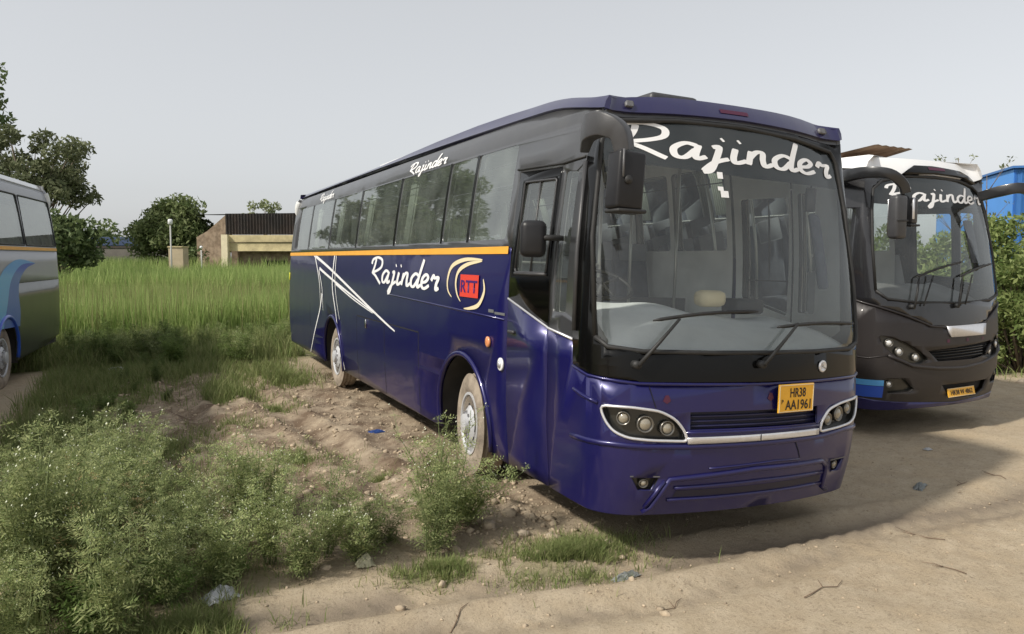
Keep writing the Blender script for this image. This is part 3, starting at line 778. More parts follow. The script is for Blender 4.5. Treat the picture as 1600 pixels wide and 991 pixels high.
    for k, (l, w_) in enumerate(zip(L, W_)):
        p = catmull(l, 8); n = len(p); B.ribbon(bm, p, [max(.006, w_ * (1.3 - .9 * i / n)) for i in range(n)], .004 + .0007 * k)
    obj('star_streaks', bm, M['white'], root, smooth=False)
    script_text(B, 'side_lettering', M['white'], root, 'Rajinder', -7.30, 1.83, .285, .165, -.012, .25, .003, .1)
    script_text(B, 'window_lettering', M['white'], root, 'Rajinder', -6.10, 3.175, .138, .068, .005, .30, .004, .2)
    script_text(B, 'window_lettering', M['white'], root, 'Rajinder', -11.5, 3.19, .12, .068, .005, .30, .004, .2)
    # round emblem: crescents round a red square with letters
    q = lambda px, py: (-3.40 - (755 - px) * .0167, 2.12 - (py - 408) * .0064)
    bm = bmesh.new()
    for k, l in enumerate(([(754, 406), (728, 406), (708, 416), (701, 436), (702, 455), (709, 466)], [(754, 408), (733, 413), (719, 424), (715, 442), (718, 460), (724, 471)], [(757, 434), (759, 452), (752, 472), (740, 479), (730, 481)])):
        p = [q(*c_) for c_ in catmull(l, 6)]; n = len(p)
        B.ribbon(bm, p, [.008 + .038 * sin(pi * (i / (n - 1)) ** .8) for i in range(n)], .004 + .001 * k)
    em = obj('emblem', bm, M['cream'], root, smooth=False)
    a = q(723, 463); b = q(751, 429)
    B.pobj('emblem_square', [rect(a[0], a[1], b[0], b[1])], M['red'], em, off=.009)
    block_text(B, 'emblem_letters', M['navy'], em, 'RTT', (a[0] + b[0]) / 2, (a[1] + b[1]) / 2 - .005, .12, .42, .012)
    bm = bmesh.new(); B.panel(bm, [rect(-3.22, 1.655, -3.10, 1.685)], .004); B.panel(bm, [rect(-3.08, 1.645, -2.86, 1.668)], .004); objs('maker_badge', bm, M['alu'], root)
    # crease, arch lips, skirt locker lines
    bm = bmesh.new()
    for s in (1, -1): B.ridge(bm, dens([(s * -6.4, 1.68), (s * -2.87, 1.61)], 1), .010, -.002)
    objs('flank_crease', bm, M['blue'], root)
    bm = bmesh.new()
    for s in (1, -1):
        for u, zc in ((au[0], .52), (au[1], .49)):
            B.ridge(bm, [(s * (u + (AR + .005) * cos(t)), zc + (AR + .005) * sin(t)) for t in np.linspace(-.22, pi + .22, 25)], .028, .004, 8)
    objs('wheel_arch_lip', bm, M['blue'], root)
    bm = bmesh.new()
    for s in (1, -1):
        for u in (-6.6, -8.05, -5.2, -11.6):
            B.ribbon(bm, dens([(s * u, .36), (s * u, 1.30)], .3), .015, .002)
        B.ribbon(bm, [(s * -5.2, 1.30), (s * -6.6, 1.30), (s * -8.05, 1.30)], .014, .0025)
    objs('locker_seam', bm, M['dark'], root, smooth=False)
    for s in (1, -1):
        bm = bmesh.new(); c = B.S(s * -3.19, 1.385, .004); add_lathe(bm, [(0, .05), (s * -.016, .05), (s * -.022, .03), (s * -.024, 0)], c, 'X', 18); obj('side_lamp', bm, M['amber'], root)
        bm = bmesh.new(); c = B.S(s * -2.90, 1.215, .004); add_lathe(bm, [(0, .058), (s * -.014, .058), (s * -.018, .05), (s * -.018, 0)], c, 'X', 24); o = obj('fuel_cap', bm, M['whitepaint'], root)
        bm = bmesh.new(); add_lathe(bm, [(s * -.019, .03), (s * -.028, .03), (s * -.03, 0)], c, 'X', 16); obj('cap_lock', bm, M['silver'], o)
        bm = bmesh.new(); add_box(bm, B.S(s * -7.5, 1.22, .012), (.02, .05, .12), None, .005, 1); obj('locker_handle', bm, M['chrome'], root)
        bm = bmesh.new(); add_box(bm, B.S(s * (-B.US + .02), 1.75, .006), (.012, .08, .16), None, .003, 1); obj('reflector', bm, mat_once('reflector_yellow', (0.65, 0.65, 0.05), .3), root)
    # front: creases, grille, silver bar, lamps, bumper mouldings
    bm = bmesh.new()
    B.ridge(bm, dens([(-1.66, .845), (-1.2, .855), (-.7, .845), (.6, .845), (.9, .868), (1.2, .86), (1.64, .845)], .1), .022, -.004, 8)
    B.ridge(bm, dens([(-1.63, 1.195), (-1.5, 1.165), (-1.35, 1.135)], .06), .014, .0, 8)
    B.ridge(bm, dens([(1.63, 1.195), (1.5, 1.165), (1.35, 1.135)], .06), .014, .0, 8)
    B.ridge(bm, dens([(-1.64, 1.362), (-1.44, 1.318), (-1.05, 1.29), (0, 1.275), (1.05, 1.28), (1.40, 1.305), (1.64, 1.362)], .1), .012, .002, 8)
    B.ridge(bm, dens([(-.70, .945), (.54, .935)], .1), .012, .002, 6)
    objs('front_moulding', bm, M['blue'], root)
    bm = bmesh.new()
    B.ridge(bm, dens([(-.97, .36), (-.91, .40), (-.80, .61), (-.1, .655), (.62, .645), (.70, .60), (.72, .42), (.80, .38)], .08), .020, .002, 8)
    B.ridge(bm, dens([(-.76, .545), (0, .56), (.66, .55)], .1), .014, .002, 8)
    B.ridge(bm, dens([(-.80, .455), (0, .46), (.68, .455)], .1), .014, .002, 8)
    B.ridge(bm, dens([(-.5, .68), (.10, .70), (.34, .69)], .1), .008, .001, 6)
    B.ridge(bm, dens([(-.84, .60), (-.96, .40)], .1), .016, .002, 6)
    objs('bumper_moulding', bm, M['blue'], root)
    bm = bmesh.new(); B.panel(bm, [[(-.76, .475), (.66, .475), (.65, .53), (-.74, .525)]], .002); obj('bumper_slot', bm, mat_once('slot_dark', (0.008, 0.008, 0.03), .4), root)
    bm = bmesh.new(); B.ribbon(bm, [(.28, .83), (.32, .76), (.345, .70)], .008, .003); B.ribbon(bm, [(-.98, 1.27), (-.93, 1.12)], .006, .003); objs('panel_seam', bm, M['dark'], root, smooth=False)
    gl = B.pobj('grille', [grille], mat_once('grille_back', (0.010, 0.010, 0.035), .5), root, off=-.05)
    bm = bmesh.new()
    for z in (.985, 1.02, 1.055): B.ridge(bm, dens([(-.67, z), (.52, z - .004)], .15), .009, -.03, 6)
    n = len(grille); A = [bm.verts.new(B.S(u, z, 0)) for u, z in grille]; D = [bm.verts.new(B.S(u, z, -.05)) for u, z in grille]
    for i in range(n): bm.faces.new([A[i], A[(i + 1) % n], D[(i + 1) % n], D[i]])
    obj('grille_slats', bm, mat_once('grille_slat', (0.012, 0.012, 0.05), .35), gl)
    bm = bmesh.new(); B.panel(bm, [[(-.69, .868), (.528, .868), (.528, .915), (-.695, .912)]], .018, .02); obj('silver_bar', bm, M['silver'], root)
    bm = bmesh.new(); B.ribbon(bm, [(-.085, .868), (-.085, .914)], .008, .0195); obj('bar_joint', bm, M['dark'], root, smooth=False)
    HLl = HLl; headlamp(B, root, ccw(HLl), [(-1.16, 1.04, .05), (-1.00, 1.005, .062), (-.835, .975, .055)], M['silver'])
    headlamp(B, root, ccw(HLr), [(.98, 1.03, .05), (.84, .995, .062), (.69, .965, .05)], M['silver'])
    headlamp(B, root, ccw(fogL), [(-.99, .578, .035)], None); headlamp(B, root, ccw(fogR), [(.86, .578, .035)], None)
    bm = bmesh.new(); B.ribbon(bm, [(-1.10, .635), (-.88, .635)], .010, .004); B.ribbon(bm, [(.75, .635), (.97, .635)], .010, .004); objs('fog_lamp_trim', bm, M['greyplastic'], root, smooth=False)
    # plate
    bm = bmesh.new(); pc = B.S(.235, 1.165, .03)
    Rz = Matrix.Rotation(.235 / RR1, 3, 'Z'); add_box(bm, pc, (.37, .012, .21), Rz, .003, 1)
    pl = obj('number_plate', bm, M['plate'], root, smooth=False)
    bm = bmesh.new()
    for (dx, dz, sx, sz) in ((0, .098, .355, .005), (0, -.098, .355, .005), (-.177, 0, .005, .20), (.177, 0, .005, .20)): add_box(bm, pc + Rz @ Vector((dx, -.0075, dz)), (sx, .004, sz), Rz)
    obj('plate_border', bm, M['cream'], pl, smooth=False)
    for txt, dx, dz, w_, h_ in (('HR38', .012, .042, .165, .070), ('AA1961', .018, -.048, .27, .075), ('P', -.147, -.022, .020, .032)):
        t_ = block_text(B, 'plate_lettering', M['ink'], pl, txt, 0, 1.165, 1.0, 1.0, 0)
        vs_ = t_.data.vertices; u0 = [(v.co.x, v.co.z) for v in vs_]; x0 = min(a[0] for a in u0); x1 = max(a[0] for a in u0); z0 = min(a[1] for a in u0); z1 = max(a[1] for a in u0)
        for v, (x_, z_) in zip(vs_, u0): v.co = pc + Rz @ Vector((dx + ((x_ - x0) / (x1 - x0) - .5) * w_, -.0085, dz + ((z_ - z0) / (z1 - z0) - .5) * h_))
    # faded red marks and round badge
    bm = bmesh.new()
    for u in (-.02, -.88): B.panel(bm, [[(u, 1.17), (u + .03, 1.15), (u + .06, 1.17), (u + .045, 1.21), (u + .02, 1.21)]], .003)
    objs('red_mark', bm, M['darkred'], root)
    bm = bmesh.new(); c = B.S(.57, 1.385, .004); Rz2 = Matrix.Rotation(.16, 3, 'Z'); add_lathe(bm, [(0, .046), (-.012, .046), (-.016, .036), (-.012, .03), (-.012, 0)], c, 'Y', 24, Rz2); o = obj('round_badge', bm, M['silver'], root)
    bm = bmesh.new()
    for t in (pi / 2, pi / 2 + 2.09, pi / 2 - 2.09): add_tube(bm, [c + Vector((0, -.014, 0)), c + Vector((.032 * cos(t), -.014, .032 * sin(t)))], .004, 4)
    obj('badge_emblem', bm, M['chrome'], o)
    wiper(B, root, (-1.07, 1.42), (-.76, 1.74), (-.95, 1.725), (-.10, 1.80))
    wiper(B, root, (-.09, 1.42), (.26, 1.71), (.07, 1.685), (1.02, 1.70))
    # overhead mirror: a housing that hooks over the corner, box hanging from it
    bm = bmesh.new()
    K = [(-1.28, .62, 2.98), (-1.42, .36, 2.99), (-1.53, .13, 2.99), (-1.52, -.02, 2.985), (-1.455, -.10, 2.93), (-1.42, -.11, 2.82)]
    add_mirror_arm(bm, K, [(.035, .075), (.04, .085), (.045, .085), (.055, .075), (.065, .06), (.07, .05)])
    mrr = obj('mirror_arm', bm, M['plastic'], root); s = -1
    bm = bmesh.new(); add_box(bm, (s * 1.41, -.12, 2.63), (.20, .15, .36), Matrix.Rotation(radians(-3 * s), 3, 'Y'), .022, 3); box = obj('mirror', bm, M['darkplastic'], mrr)
    bm = bmesh.new(); add_box(bm, (s * 1.40, -.04, 2.63), (.16, .012, .29), None, .004, 1); obj('mirror_glass', bm, M['chrome'], box)
    bm = bmesh.new(); add_box(bm, (s * 1.48, -.20, 2.73), (.010, .010, .17)); objs('mirror_bracket', bm, M['greyplastic'], box)
    bm = bmesh.new(); add_lathe(bm, [(0, .03), (-.015, .026), (-.02, 0)], (s * 1.44, -.195, 2.63), 'Y', 14); obj('mirror_joint', bm, M['rubber'], box)
    bm = bmesh.new(); add_box(bm, (s * 1.40, -.12, 2.44), (.215, .165, .025), None, .008, 1); obj('mirror_foot', bm, M['rubber'], box)
    # door mirror
    for s in (-1, 1):
        bm = bmesh.new(); add_tube(bm, [(s * 1.27, .92, 2.30), (s * 1.38, .96, 2.30), (s * 1.44, 1.0, 2.30)], .022, 8); a = obj('door_mirror_arm', bm, M['rubber'], root)
        bm = bmesh.new(); add_box(bm, (s * 1.46, 1.04, 2.29), (.20, .13, .28), Matrix.Rotation(radians(25 * s), 3, 'Z'), .05, 3); obj('door_mirror', bm, M['darkplastic'], a)
    # rear lamps and rear window
    for s in (-1, 1):
        o = s * (B.UA + .14); bm = bmesh.new(); B.panel(bm, [rrect(ccw(rect(o - .09, .9, o + .09, 1.5)), .03)], .012, .012); obj('tail_lamp', bm, M['tail'], root)
    shell_common(B, root, WY, None, AR)
    make_interior(B, root, [[(u, z) for u, z in h] for h in holes] + [], M['cloth'])
    for s in (1, -1):
        f_ = (lambda lp: lp) if s == 1 else (lambda lp: [(-u, z) for u, z in lp][::-1])
        B.pobj('cab_lining', [f_([(-2.05, 1.24), (-1.48, 1.62), (-1.56, 2.9), (-1.50, 3.16), (-2.05, 3.26)]), f_(quart)], M['lining'], root, off=-.055)
        hd_ = rrect([(-2.69, 2.03), (-2.13, 2.03), (-2.11, 2.77), (-2.68, 2.79)], .03) if s == 1 else rrect([(-2.72, 1.84), (-2.12, 1.70), (-2.10, 2.79), (-2.72, 2.81)], .03)
        B.pobj('door_lining', [f_([(-2.80, 1.24), (-2.07, 1.24), (-2.07, 3.26), (-2.84, 3.32)]), f_(hd_)], M['lining'], root, off=-.055)
    inner_mirror(B, root, .93, 2.75)
    bm = bmesh.new(); B.panel(bm, [rrect(rect(.84, 2.0, .98, 2.62), .03)], -.14, .02); obj('sun_visor', bm, M['seat'], root)
    bm = bmesh.new(); add_box(bm, (.16, .92, 1.86), (.26, .16, .14), None, .05, 2); obj('tissue_box', bm, M['cream'], root)
    bm = bmesh.new(); add_box(bm, (.50, .90, 1.80), (.30, .22, .13), None, .03, 2); obj('instrument_box', bm, M['rubber'], root)
    bm = bmesh.new(); add_lathe(bm, [(0, .06), (.03, .055), (.045, 0)], (.0, 1.5, 3.02), 'Z', 14); obj('cabin_lamp', bm, M['cream'], root)
    return root
_mc = {}
def mat_once(name, col, rough=.5, **k):
    if name not in _mc: _mc[name] = mat(name, col, rough, **k)
    return _mc[name]
def add_mirror_arm(bm, K, secs):
    """rectangular-rounded section swept along K: secs = (half width, half height)"""
    K3 = []; S3 = []
    for i in range(len(K) - 1):
        p0 = K[max(i - 1, 0)]; p1 = K[i]; p2 = K[i + 1]; p3 = K[min(i + 2, len(K) - 1)]
        for k in range(5):
            t = k / 5
            K3.append(Vector([0.5 * ((2 * p1[j]) + (-p0[j] + p2[j]) * t + (2 * p0[j] - 5 * p1[j] + 4 * p2[j] - p3[j]) * t * t + (-p0[j] + 3 * p1[j] - 3 * p2[j] + p3[j]) * t**3) for j in range(3)]))
            S3.append((secs[i][0] * (1 - t) + secs[i + 1][0] * t, secs[i][1] * (1 - t) + secs[i + 1][1] * t))
    K3.append(Vector(K[-1])); S3.append(secs[-1])
    rings = []; n = len(K3); a0 = None
    for i, p in enumerate(K3):
        d = (K3[min(i + 1, n - 1)] - K3[max(i - 1, 0)]).normalized()
        if a0 is None: a = d.cross(Vector((0, 0, 1))).normalized()
        else: a = (a0 - d * a0.dot(d)).normalized()
        a0 = a; b = a.cross(d).normalized(); w_, h_ = S3[i]; ring = []
        for t in np.linspace(0, 2 * pi, 17)[:-1]:
            cx = math.copysign(abs(cos(t)) ** .22, cos(t)); cy = math.copysign(abs(sin(t)) ** .22, sin(t))
            ring.append(bm.verts.new(p + a * cx * w_ + b * cy * h_))
        rings.append(ring)
    for i in range(n - 1):
        for j in range(16): bm.faces.new([rings[i][j], rings[i][(j + 1) % 16], rings[i + 1][(j + 1) % 16], rings[i + 1][j]])
    bm.faces.new(rings[0][::-1]); bm.faces.new(rings[-1])
    bmesh.ops.recalc_face_normals(bm, faces=bm.faces[:])

blue_coach()
#PART2
# ================================================================ black coach
def black_coach():
    B = Body(11.8)
    root = thing('coach_bus', 'black coach with white roof and blue stripe, parked behind the blue coach on the right', 'bus', (5.1, 2.05, 0), (0, 0, radians(2)))
    UE = B.UE; WY = (2.9, 8.3); AR = .66; au = [y2u(y) for y in WY]; bb = M['brownblack']
    body = bmesh.new(); flank = bmesh.new()
    for s in (1, -1):
        lo = [(-UE, .36)] + arch_pts(au[1], AR, .34) + arch_pts(au[0], AR, .34) + [(-2.70, .34), (-2.70, 1.80), (-2.80, 2.238), (-UE, 2.238)]
        B.panel(flank, [lo if s == 1 else [(-u, z) for u, z in lo][::-1]], 0, .03)
    HLl = [(-1.22, 1.27), (-.98, 1.21), (-.80, 1.13), (-.66, 1.05), (-.55, .95), (-.66, .905), (-.85, .93), (-1.06, 1.03), (-1.18, 1.15)]
    HLr = [(-u + .02, z) for u, z in HLl][::-1]
    HLl = rrect(HLl, .05, 3); HLr = rrect(HLr, .05, 3)
    grille = [(-.56, 1.06), (-.40, .925), (.30, .92), (.60, .95), (.76, 1.02), (.76, 1.13)]
    rec = [(-.30, .625), (-.12, .45), (.48, .42), (.68, .50), (.70, .625)]
    fogL = [(-1.15, .735), (-.90, .735), (-.74, .60), (-.80, .56), (-1.10, .555)]; fogR = [(-u + .08, z) for u, z in fogL][::-1]
    f = [(-2.665, .34), (-1.4, .335), (0, .345), (1.4, .335), (2.665, .34), (2.665, 1.80), (1.66, 1.74), (1.35, 1.67), (.95, 1.52), (.60, 1.38), (.4, 1.35), (-.26, 1.35), (-.50, 1.37), (-.86, 1.50), (-1.24, 1.62), (-1.66, 1.72), (-2.665, 1.80)]
    B.panel(body, [f, HLl, HLr, grille, rec, fogL, fogR], 0, .03)
    obj('body', body, bb, root); obj('flank', flank, M['silverpaint'], root)
    for s in (1, -1):
        st = rect(-UE, 2.17, -2.84, 2.235); B.pobj('orange_stripe', [st if s == 1 else [(-u, z) for u, z in st][::-1]], M['yellow'], root, off=.006)
        lp = rect(-4.6, 1.0, -2.72, 1.25); B.pobj('dark_flank_patch', [lp if s == 1 else [(-u, z) for u, z in lp][::-1]], bb, root, off=.003)
    bm = bmesh.new(); B.ribbon(bm, catmull([(-3.6, 2.05), (-3.35, 1.98), (-3.25, 1.75), (-3.4, 1.52), (-3.65, 1.45)], 6), .05, .005); obj('flank_emblem', bm, M['white'], root, smooth=False)
    script_text(B, 'side_lettering', M['white'], root, 'Rajinder', -6.4, 1.72, .26, .16, 0, .3, .006)
    wins = [(-3.7, -2.95), (-4.6, -3.85), (-6.2, -4.75), (-7.8, -6.35), (-9.4, -7.95), (-11.0, -9.55)]
    holes = [rrect([(a, 2.3), (b, 2.3), (b, 3.10), (a, 3.10)], .06) for a, b in wins]
    dw = rrect([(-2.55, 1.95), (-1.98, 1.90), (-1.98, 2.82), (-2.55, 2.84)], .05); qw = rrect([(-1.86, 1.86), (-1.66, 1.84), (-1.66, 2.80), (-1.86, 2.82)], .03)
    ws = [(-1.24, 1.80), (-1.10, 1.70), (-.73, 1.655), (0, 1.63), (.80, 1.65), (1.08, 1.70), (1.22, 1.82), (1.24, 2.3), (1.22, 2.8), (1.16, 3.02), (.95, 3.13), (.6, 3.19), (0, 3.215), (-.5, 3.21), (-.92, 3.14), (-1.15, 3.03), (-1.22, 2.8), (-1.25, 2.3)]
    TS, TF = 3.33, 3.235
    outer = [(-UE, 2.24), (-2.80, 2.24), (-2.70, 1.80), (-1.66, 1.723), (-1.24, 1.623), (-.86, 1.503), (-.50, 1.373), (-.26, 1.353), (.4, 1.353), (.60, 1.383), (.95, 1.523), (1.35, 1.673), (1.66, 1.743), (2.70, 1.80), (2.80, 2.24), (UE, 2.24), (UE, TS), (2.0, TS), (1.5, 3.26), (1.1, 3.18), (.8, 3.22), (0, TF + .01), (-.6, TF), (-1.0, 3.20), (-1.5, 3.27), (-2.0, TS), (-UE, TS)]
    mr = lambda h: [(-u, z) for u, z in h][::-1]
    bm = bmesh.new(); B.panel(bm, [outer] + holes + [mr(h) for h in holes] + [dw, mr(dw), qw, mr(qw), ws], 0, .035); obj('window_band', bm, M['blackband'], root)
    for h in holes + [mr(h) for h in holes]: B.pobj('side_window', [h], M['side'], root, off=-.005)
    for h in (dw, mr(dw)):
        d = B.pobj('door_window', [h], M['clear'], root, off=-.005)
        bm = bmesh.new(); B.ridge(bm, h + [h[0]], .012, .004); obj('window_seal', bm, M['rubber'], d)
    for h in (qw, mr(qw)): B.pobj('quarter_window', [h], M['clear'], root, off=-.005)
    g = B.pobj('windscreen', [ws], M['ws'], root, off=-.006)
    bm = bmesh.new(); B.ridge(bm, ws + [ws[0]], .018, .002, 8); obj('windscreen_seal', bm, M['rubber'], g)
    strip = [(-1.20, 2.86), (0, 2.83), (1.21, 2.86), (1.14, 3.015), (.94, 3.12), (.6, 3.18), (0, 3.205), (-.5, 3.20), (-.91, 3.13), (-1.14, 3.02)]
    B.pobj('sun_strip', [strip], M['tint'], g, off=-.014)
    script_text(B, 'lettering', M['white'], g, 'Rajinder', -.86, 2.90, .205, .105, .0, .25, -.004)
    # visor over the windscreen
    bm = bmesh.new(); B.panel(bm, [[(-.62, 3.215), (0, 3.24), (.6, 3.225), (.98, 3.16), (.82, 3.25), (.62, 3.30), (0, 3.33), (-.36, 3.325), (-.50, 3.27)]], .05, .06); obj('visor', bm, M['mask'], root)
    bm = bmesh.new(); B.panel(bm, [rect(-.12, 3.275, .22, 3.31)], .054); obj('visor_lettering', bm, M['darkred'], root)
    def zt(u):
        a = abs(u)
        if a <= 1.0: return TF - .004 - .03 * (a / 1.0) ** 2
        if a <= 2.0: return 3.20 + (a - 1.0) * (TS - 3.205)
        return TS - .004
    def ze(u):
        a = abs(u); return 3.44 + .02 * float(sstep(.7, 2.6, a))
    obj('roof', roof_mesh(B, zt, ze, .05, .02), M['whitepaint'], root)
    # emblem bar, mouldings, lamps
    bm = bmesh.new(); B.panel(bm, [[(-.26, 1.352), (-.19, 1.215), (.55, 1.215), (.58, 1.358)]], .02, .02); obj('emblem_bar', bm, M['silver'], root)
    bm = bmesh.new()
    for u in (-.25, .12, .48): B.panel(bm, [rect(u, 1.15, u + .05, 1.19)], .003)
    objs('red_mark', bm, M['darkred'], root)
    bm = bmesh.new()
    B.ridge(bm, dens([(-1.66, 1.715), (-1.24, 1.612), (-.86, 1.492), (-.50, 1.36), (-.26, 1.34)], .08), .014, .003, 8)
    B.ridge(bm, dens([(.58, 1.36), (.95, 1.512), (1.35, 1.662), (1.66, 1.735)], .08), .014, .003, 8)
    B.ridge(bm, dens([(-1.12, 1.02), (-.79, .885), (-.41, .84), (.05, .82), (.5, .85), (.88, .91), (1.15, 1.02)], .08), .024, -.002, 8)
    B.ridge(bm, dens([(-1.65, 1.0), (-1.35, .98), (-1.12, 1.02)], .1), .008, .002, 6)
    objs('front_moulding', bm, bb, root)
    headlamp(B, root, ccw(HLl), [(-1.10, 1.17, .05), (-.97, 1.065, .055), (-.735, .99, .05)], lens='lens_bright')
    headlamp(B, root, ccw(HLr), [(1.12, 1.17, .05), (.99, 1.065, .055), (.755, .99, .05)], lens='lens_bright')
    headlamp(B, root, ccw(fogL), [(-1.09, .665, .04)], lens='lens_bright'); headlamp(B, root, ccw(fogR), [(1.15, .665, .04)])
    gl = B.pobj('grille', [ccw(grille)], M['dark'], root, off=-.05)
    bm = bmesh.new()
    for z in (.955, .99, 1.025, 1.055): B.ridge(bm, dens([(-.42 - (z - .95), z), (.66, z + .02)], .15), .009, -.02, 6)
    obj('grille_slats', bm, M['mask'], gl)
    B.pobj('plate_recess', [ccw(rec)], M['dark'], root, off=-.06)
    bm = bmesh.new(); pc = B.S(.11, .51, .0); Rz = Matrix.Rotation(.03, 3, 'Z') @ Matrix.Rotation(radians(-14), 3, 'X'); add_box(bm, pc, (.56, .012, .11), Rz, .003, 1); pl = obj('number_plate', bm, M['plate'], root, smooth=False)
    bm = bmesh.new()
    for dz in (.05, -.05): add_box(bm, pc + Rz @ Vector((0, -.008, dz)), (.55, .004, .006), Rz)
    objs('plate_border', bm, M['cream'], pl, smooth=False)
    cu = block_text(B, 'plate_lettering', M['ink'], pl, 'HR38 W 4862', .11, .51, .06, .46, .0)
    for v in cu.data.vertices:
        d = v.co - pc; v.co = pc + Rz @ Vector((d.x, -.010, d.z))
    # stripes along the flank and the blue skirt
    for s in (1, -1):
        f_ = (lambda lp: lp) if s == 1 else mr
        for z0, z1, m_ in ((.645, .715, 'stripe_light'), (.50, .64, 'stripe_blue')):
            B.pobj('flank_stripe', [f_(rect(au[0] + .75, z0, -1.16, z1))], M[m_], root, off=.004)
    B.pobj('skirt_stripe', [[(-2.9, .345), (-1.4, .34), (0, .35), (1.4, .34), (2.9, .345), (2.9, .44), (1.4, .43), (.75, .40), (0, .385), (-.75, .43), (-1.4, .48), (-2.9, .48)]], M['blue'], root, off=.005, th=.01)
    bm = bmesh.new()
    for s in (1, -1):
        for u in (-2.68, -1.62): B.ribbon(bm, dens([(s * u, .36), (s * u, 1.72)], .3), .012, .003)
        B.ribbon(bm, [(s * -2.68, 1.795), (s * -1.66, 1.72)], .012, .004)
    objs('door_seam', bm, M['dark'], root, smooth=False)
    bm = bmesh.new()
    for s in (1, -1):
        for u in au: B.ridge(bm, [(s * (u + (AR + .005) * cos(t)), .5 + (AR + .005) * sin(t)) for t in np.linspace(-.2, pi + .2, 25)], .022, .004, 8)
    objs('wheel_arch_lip', bm, bb, root)
    for (a, b_, t0, t1) in (((-.79, 1.60), (-.67, 1.95), (-.69, 1.955), (.16, 2.14)), ((-.07, 1.60), (.06, 1.95), (.05, 1.955), (.93, 2.11))):
        wiper(B, root, a, b_, t0, t1)
        bm = bmesh.new(); add_tube(bm, [B.S(a[0] + .16, a[1] + .01, .03), B.S(b_[0] + .22, b_[1] + .02, .05)], .010, 6); obj('wiper_link', bm, M['rubber'], root)
    # overhead mirrors
    for K, mp, s in ((((-1.22, .95, 3.16), (-1.42, .60, 3.18), (-1.46, .30, 3.19), (-1.34, .08, 3.16), (-1.22, .0, 3.05), (-1.18, -.02, 2.94)), (-1.28, .0, 2.66), -1),
                     (((.95, .45, 3.0), (1.0, .20, 3.06), (1.10, .02, 3.09), (1.26, -.04, 3.04), (1.36, -.06, 2.88), (1.40, -.06, 2.68)), (1.41, -.06, 2.42), 1)):
        bm = bmesh.new(); add_mirror_arm(bm, list(K), [(.04, .06), (.045, .07), (.05, .065), (.055, .06), (.055, .055), (.05, .05)]); a = obj('mirror_arm', bm, M['mirrorarm'], root)
        bm = bmesh.new(); add_box(bm, mp, (.19, .14, .50), None, .04, 3); box = obj('mirror', bm, M['plastic'], a)
        bm = bmesh.new(); add_box(bm, (mp[0], mp[1] + .073, mp[2]), (.15, .01, .42), None, .003, 1); obj('mirror_glass', bm, M['chrome'], box)
        bm = bmesh.new(); add_box(bm, (mp[0], mp[1] - .072, mp[2] - .04), (.18, .012, .02)); obj('mirror_joint', bm, M['rubber'], box)
        if s < 0:
            bm = bmesh.new(); add_box(bm, (mp[0] + .23, mp[1], mp[2] + .08), (.10, .12, .30), None, .02, 2); b2 = obj('wide_angle_mirror', bm, M['plastic'], a)
            bm = bmesh.new(); add_box(bm, (mp[0] + .19, mp[1] - .064, mp[2] + .10), (.035, .012, .24), None, .004, 1); obj('mirror_trim', bm, M['silver'], b2)
            bm = bmesh.new(); add_box(bm, (mp[0] + .24, mp[1], mp[2] - .09), (.16, .13, .025), None, .006, 1); obj('mirror_foot', bm, M['rubber'], b2)
            bm = bmesh.new(); add_tube(bm, [(mp[0] + .12, mp[1] + .04, mp[2] + .27), (mp[0] + .23, mp[1] + .02, mp[2] + .22)], .016, 6); obj('mirror_bracket', bm, M['rubber'], b2)
    for s in (-1, 1):
        o = s * (B.UA + .14); bm = bmesh.new(); B.panel(bm, [rrect(ccw(rect(o - .09, .9, o + .09, 1.5)), .03)], .012, .012); obj('tail_lamp', bm, M['tail'], root)
    shell_common(B, root, WY, None, AR)
    make_interior(B, root, holes, M['dash'], (1.86, 1.84), seats=False, door=(-2.6, -1.62))
    inner_mirror(B, root, .62, 2.74, .14, .1)
    bm = bmesh.new(); B.panel(bm, [rrect(rect(.72, 2.15, .98, 2.72), .03)], -.12, .02); obj('sun_visor', bm, M['seat'], root)
    return root
black_coach()

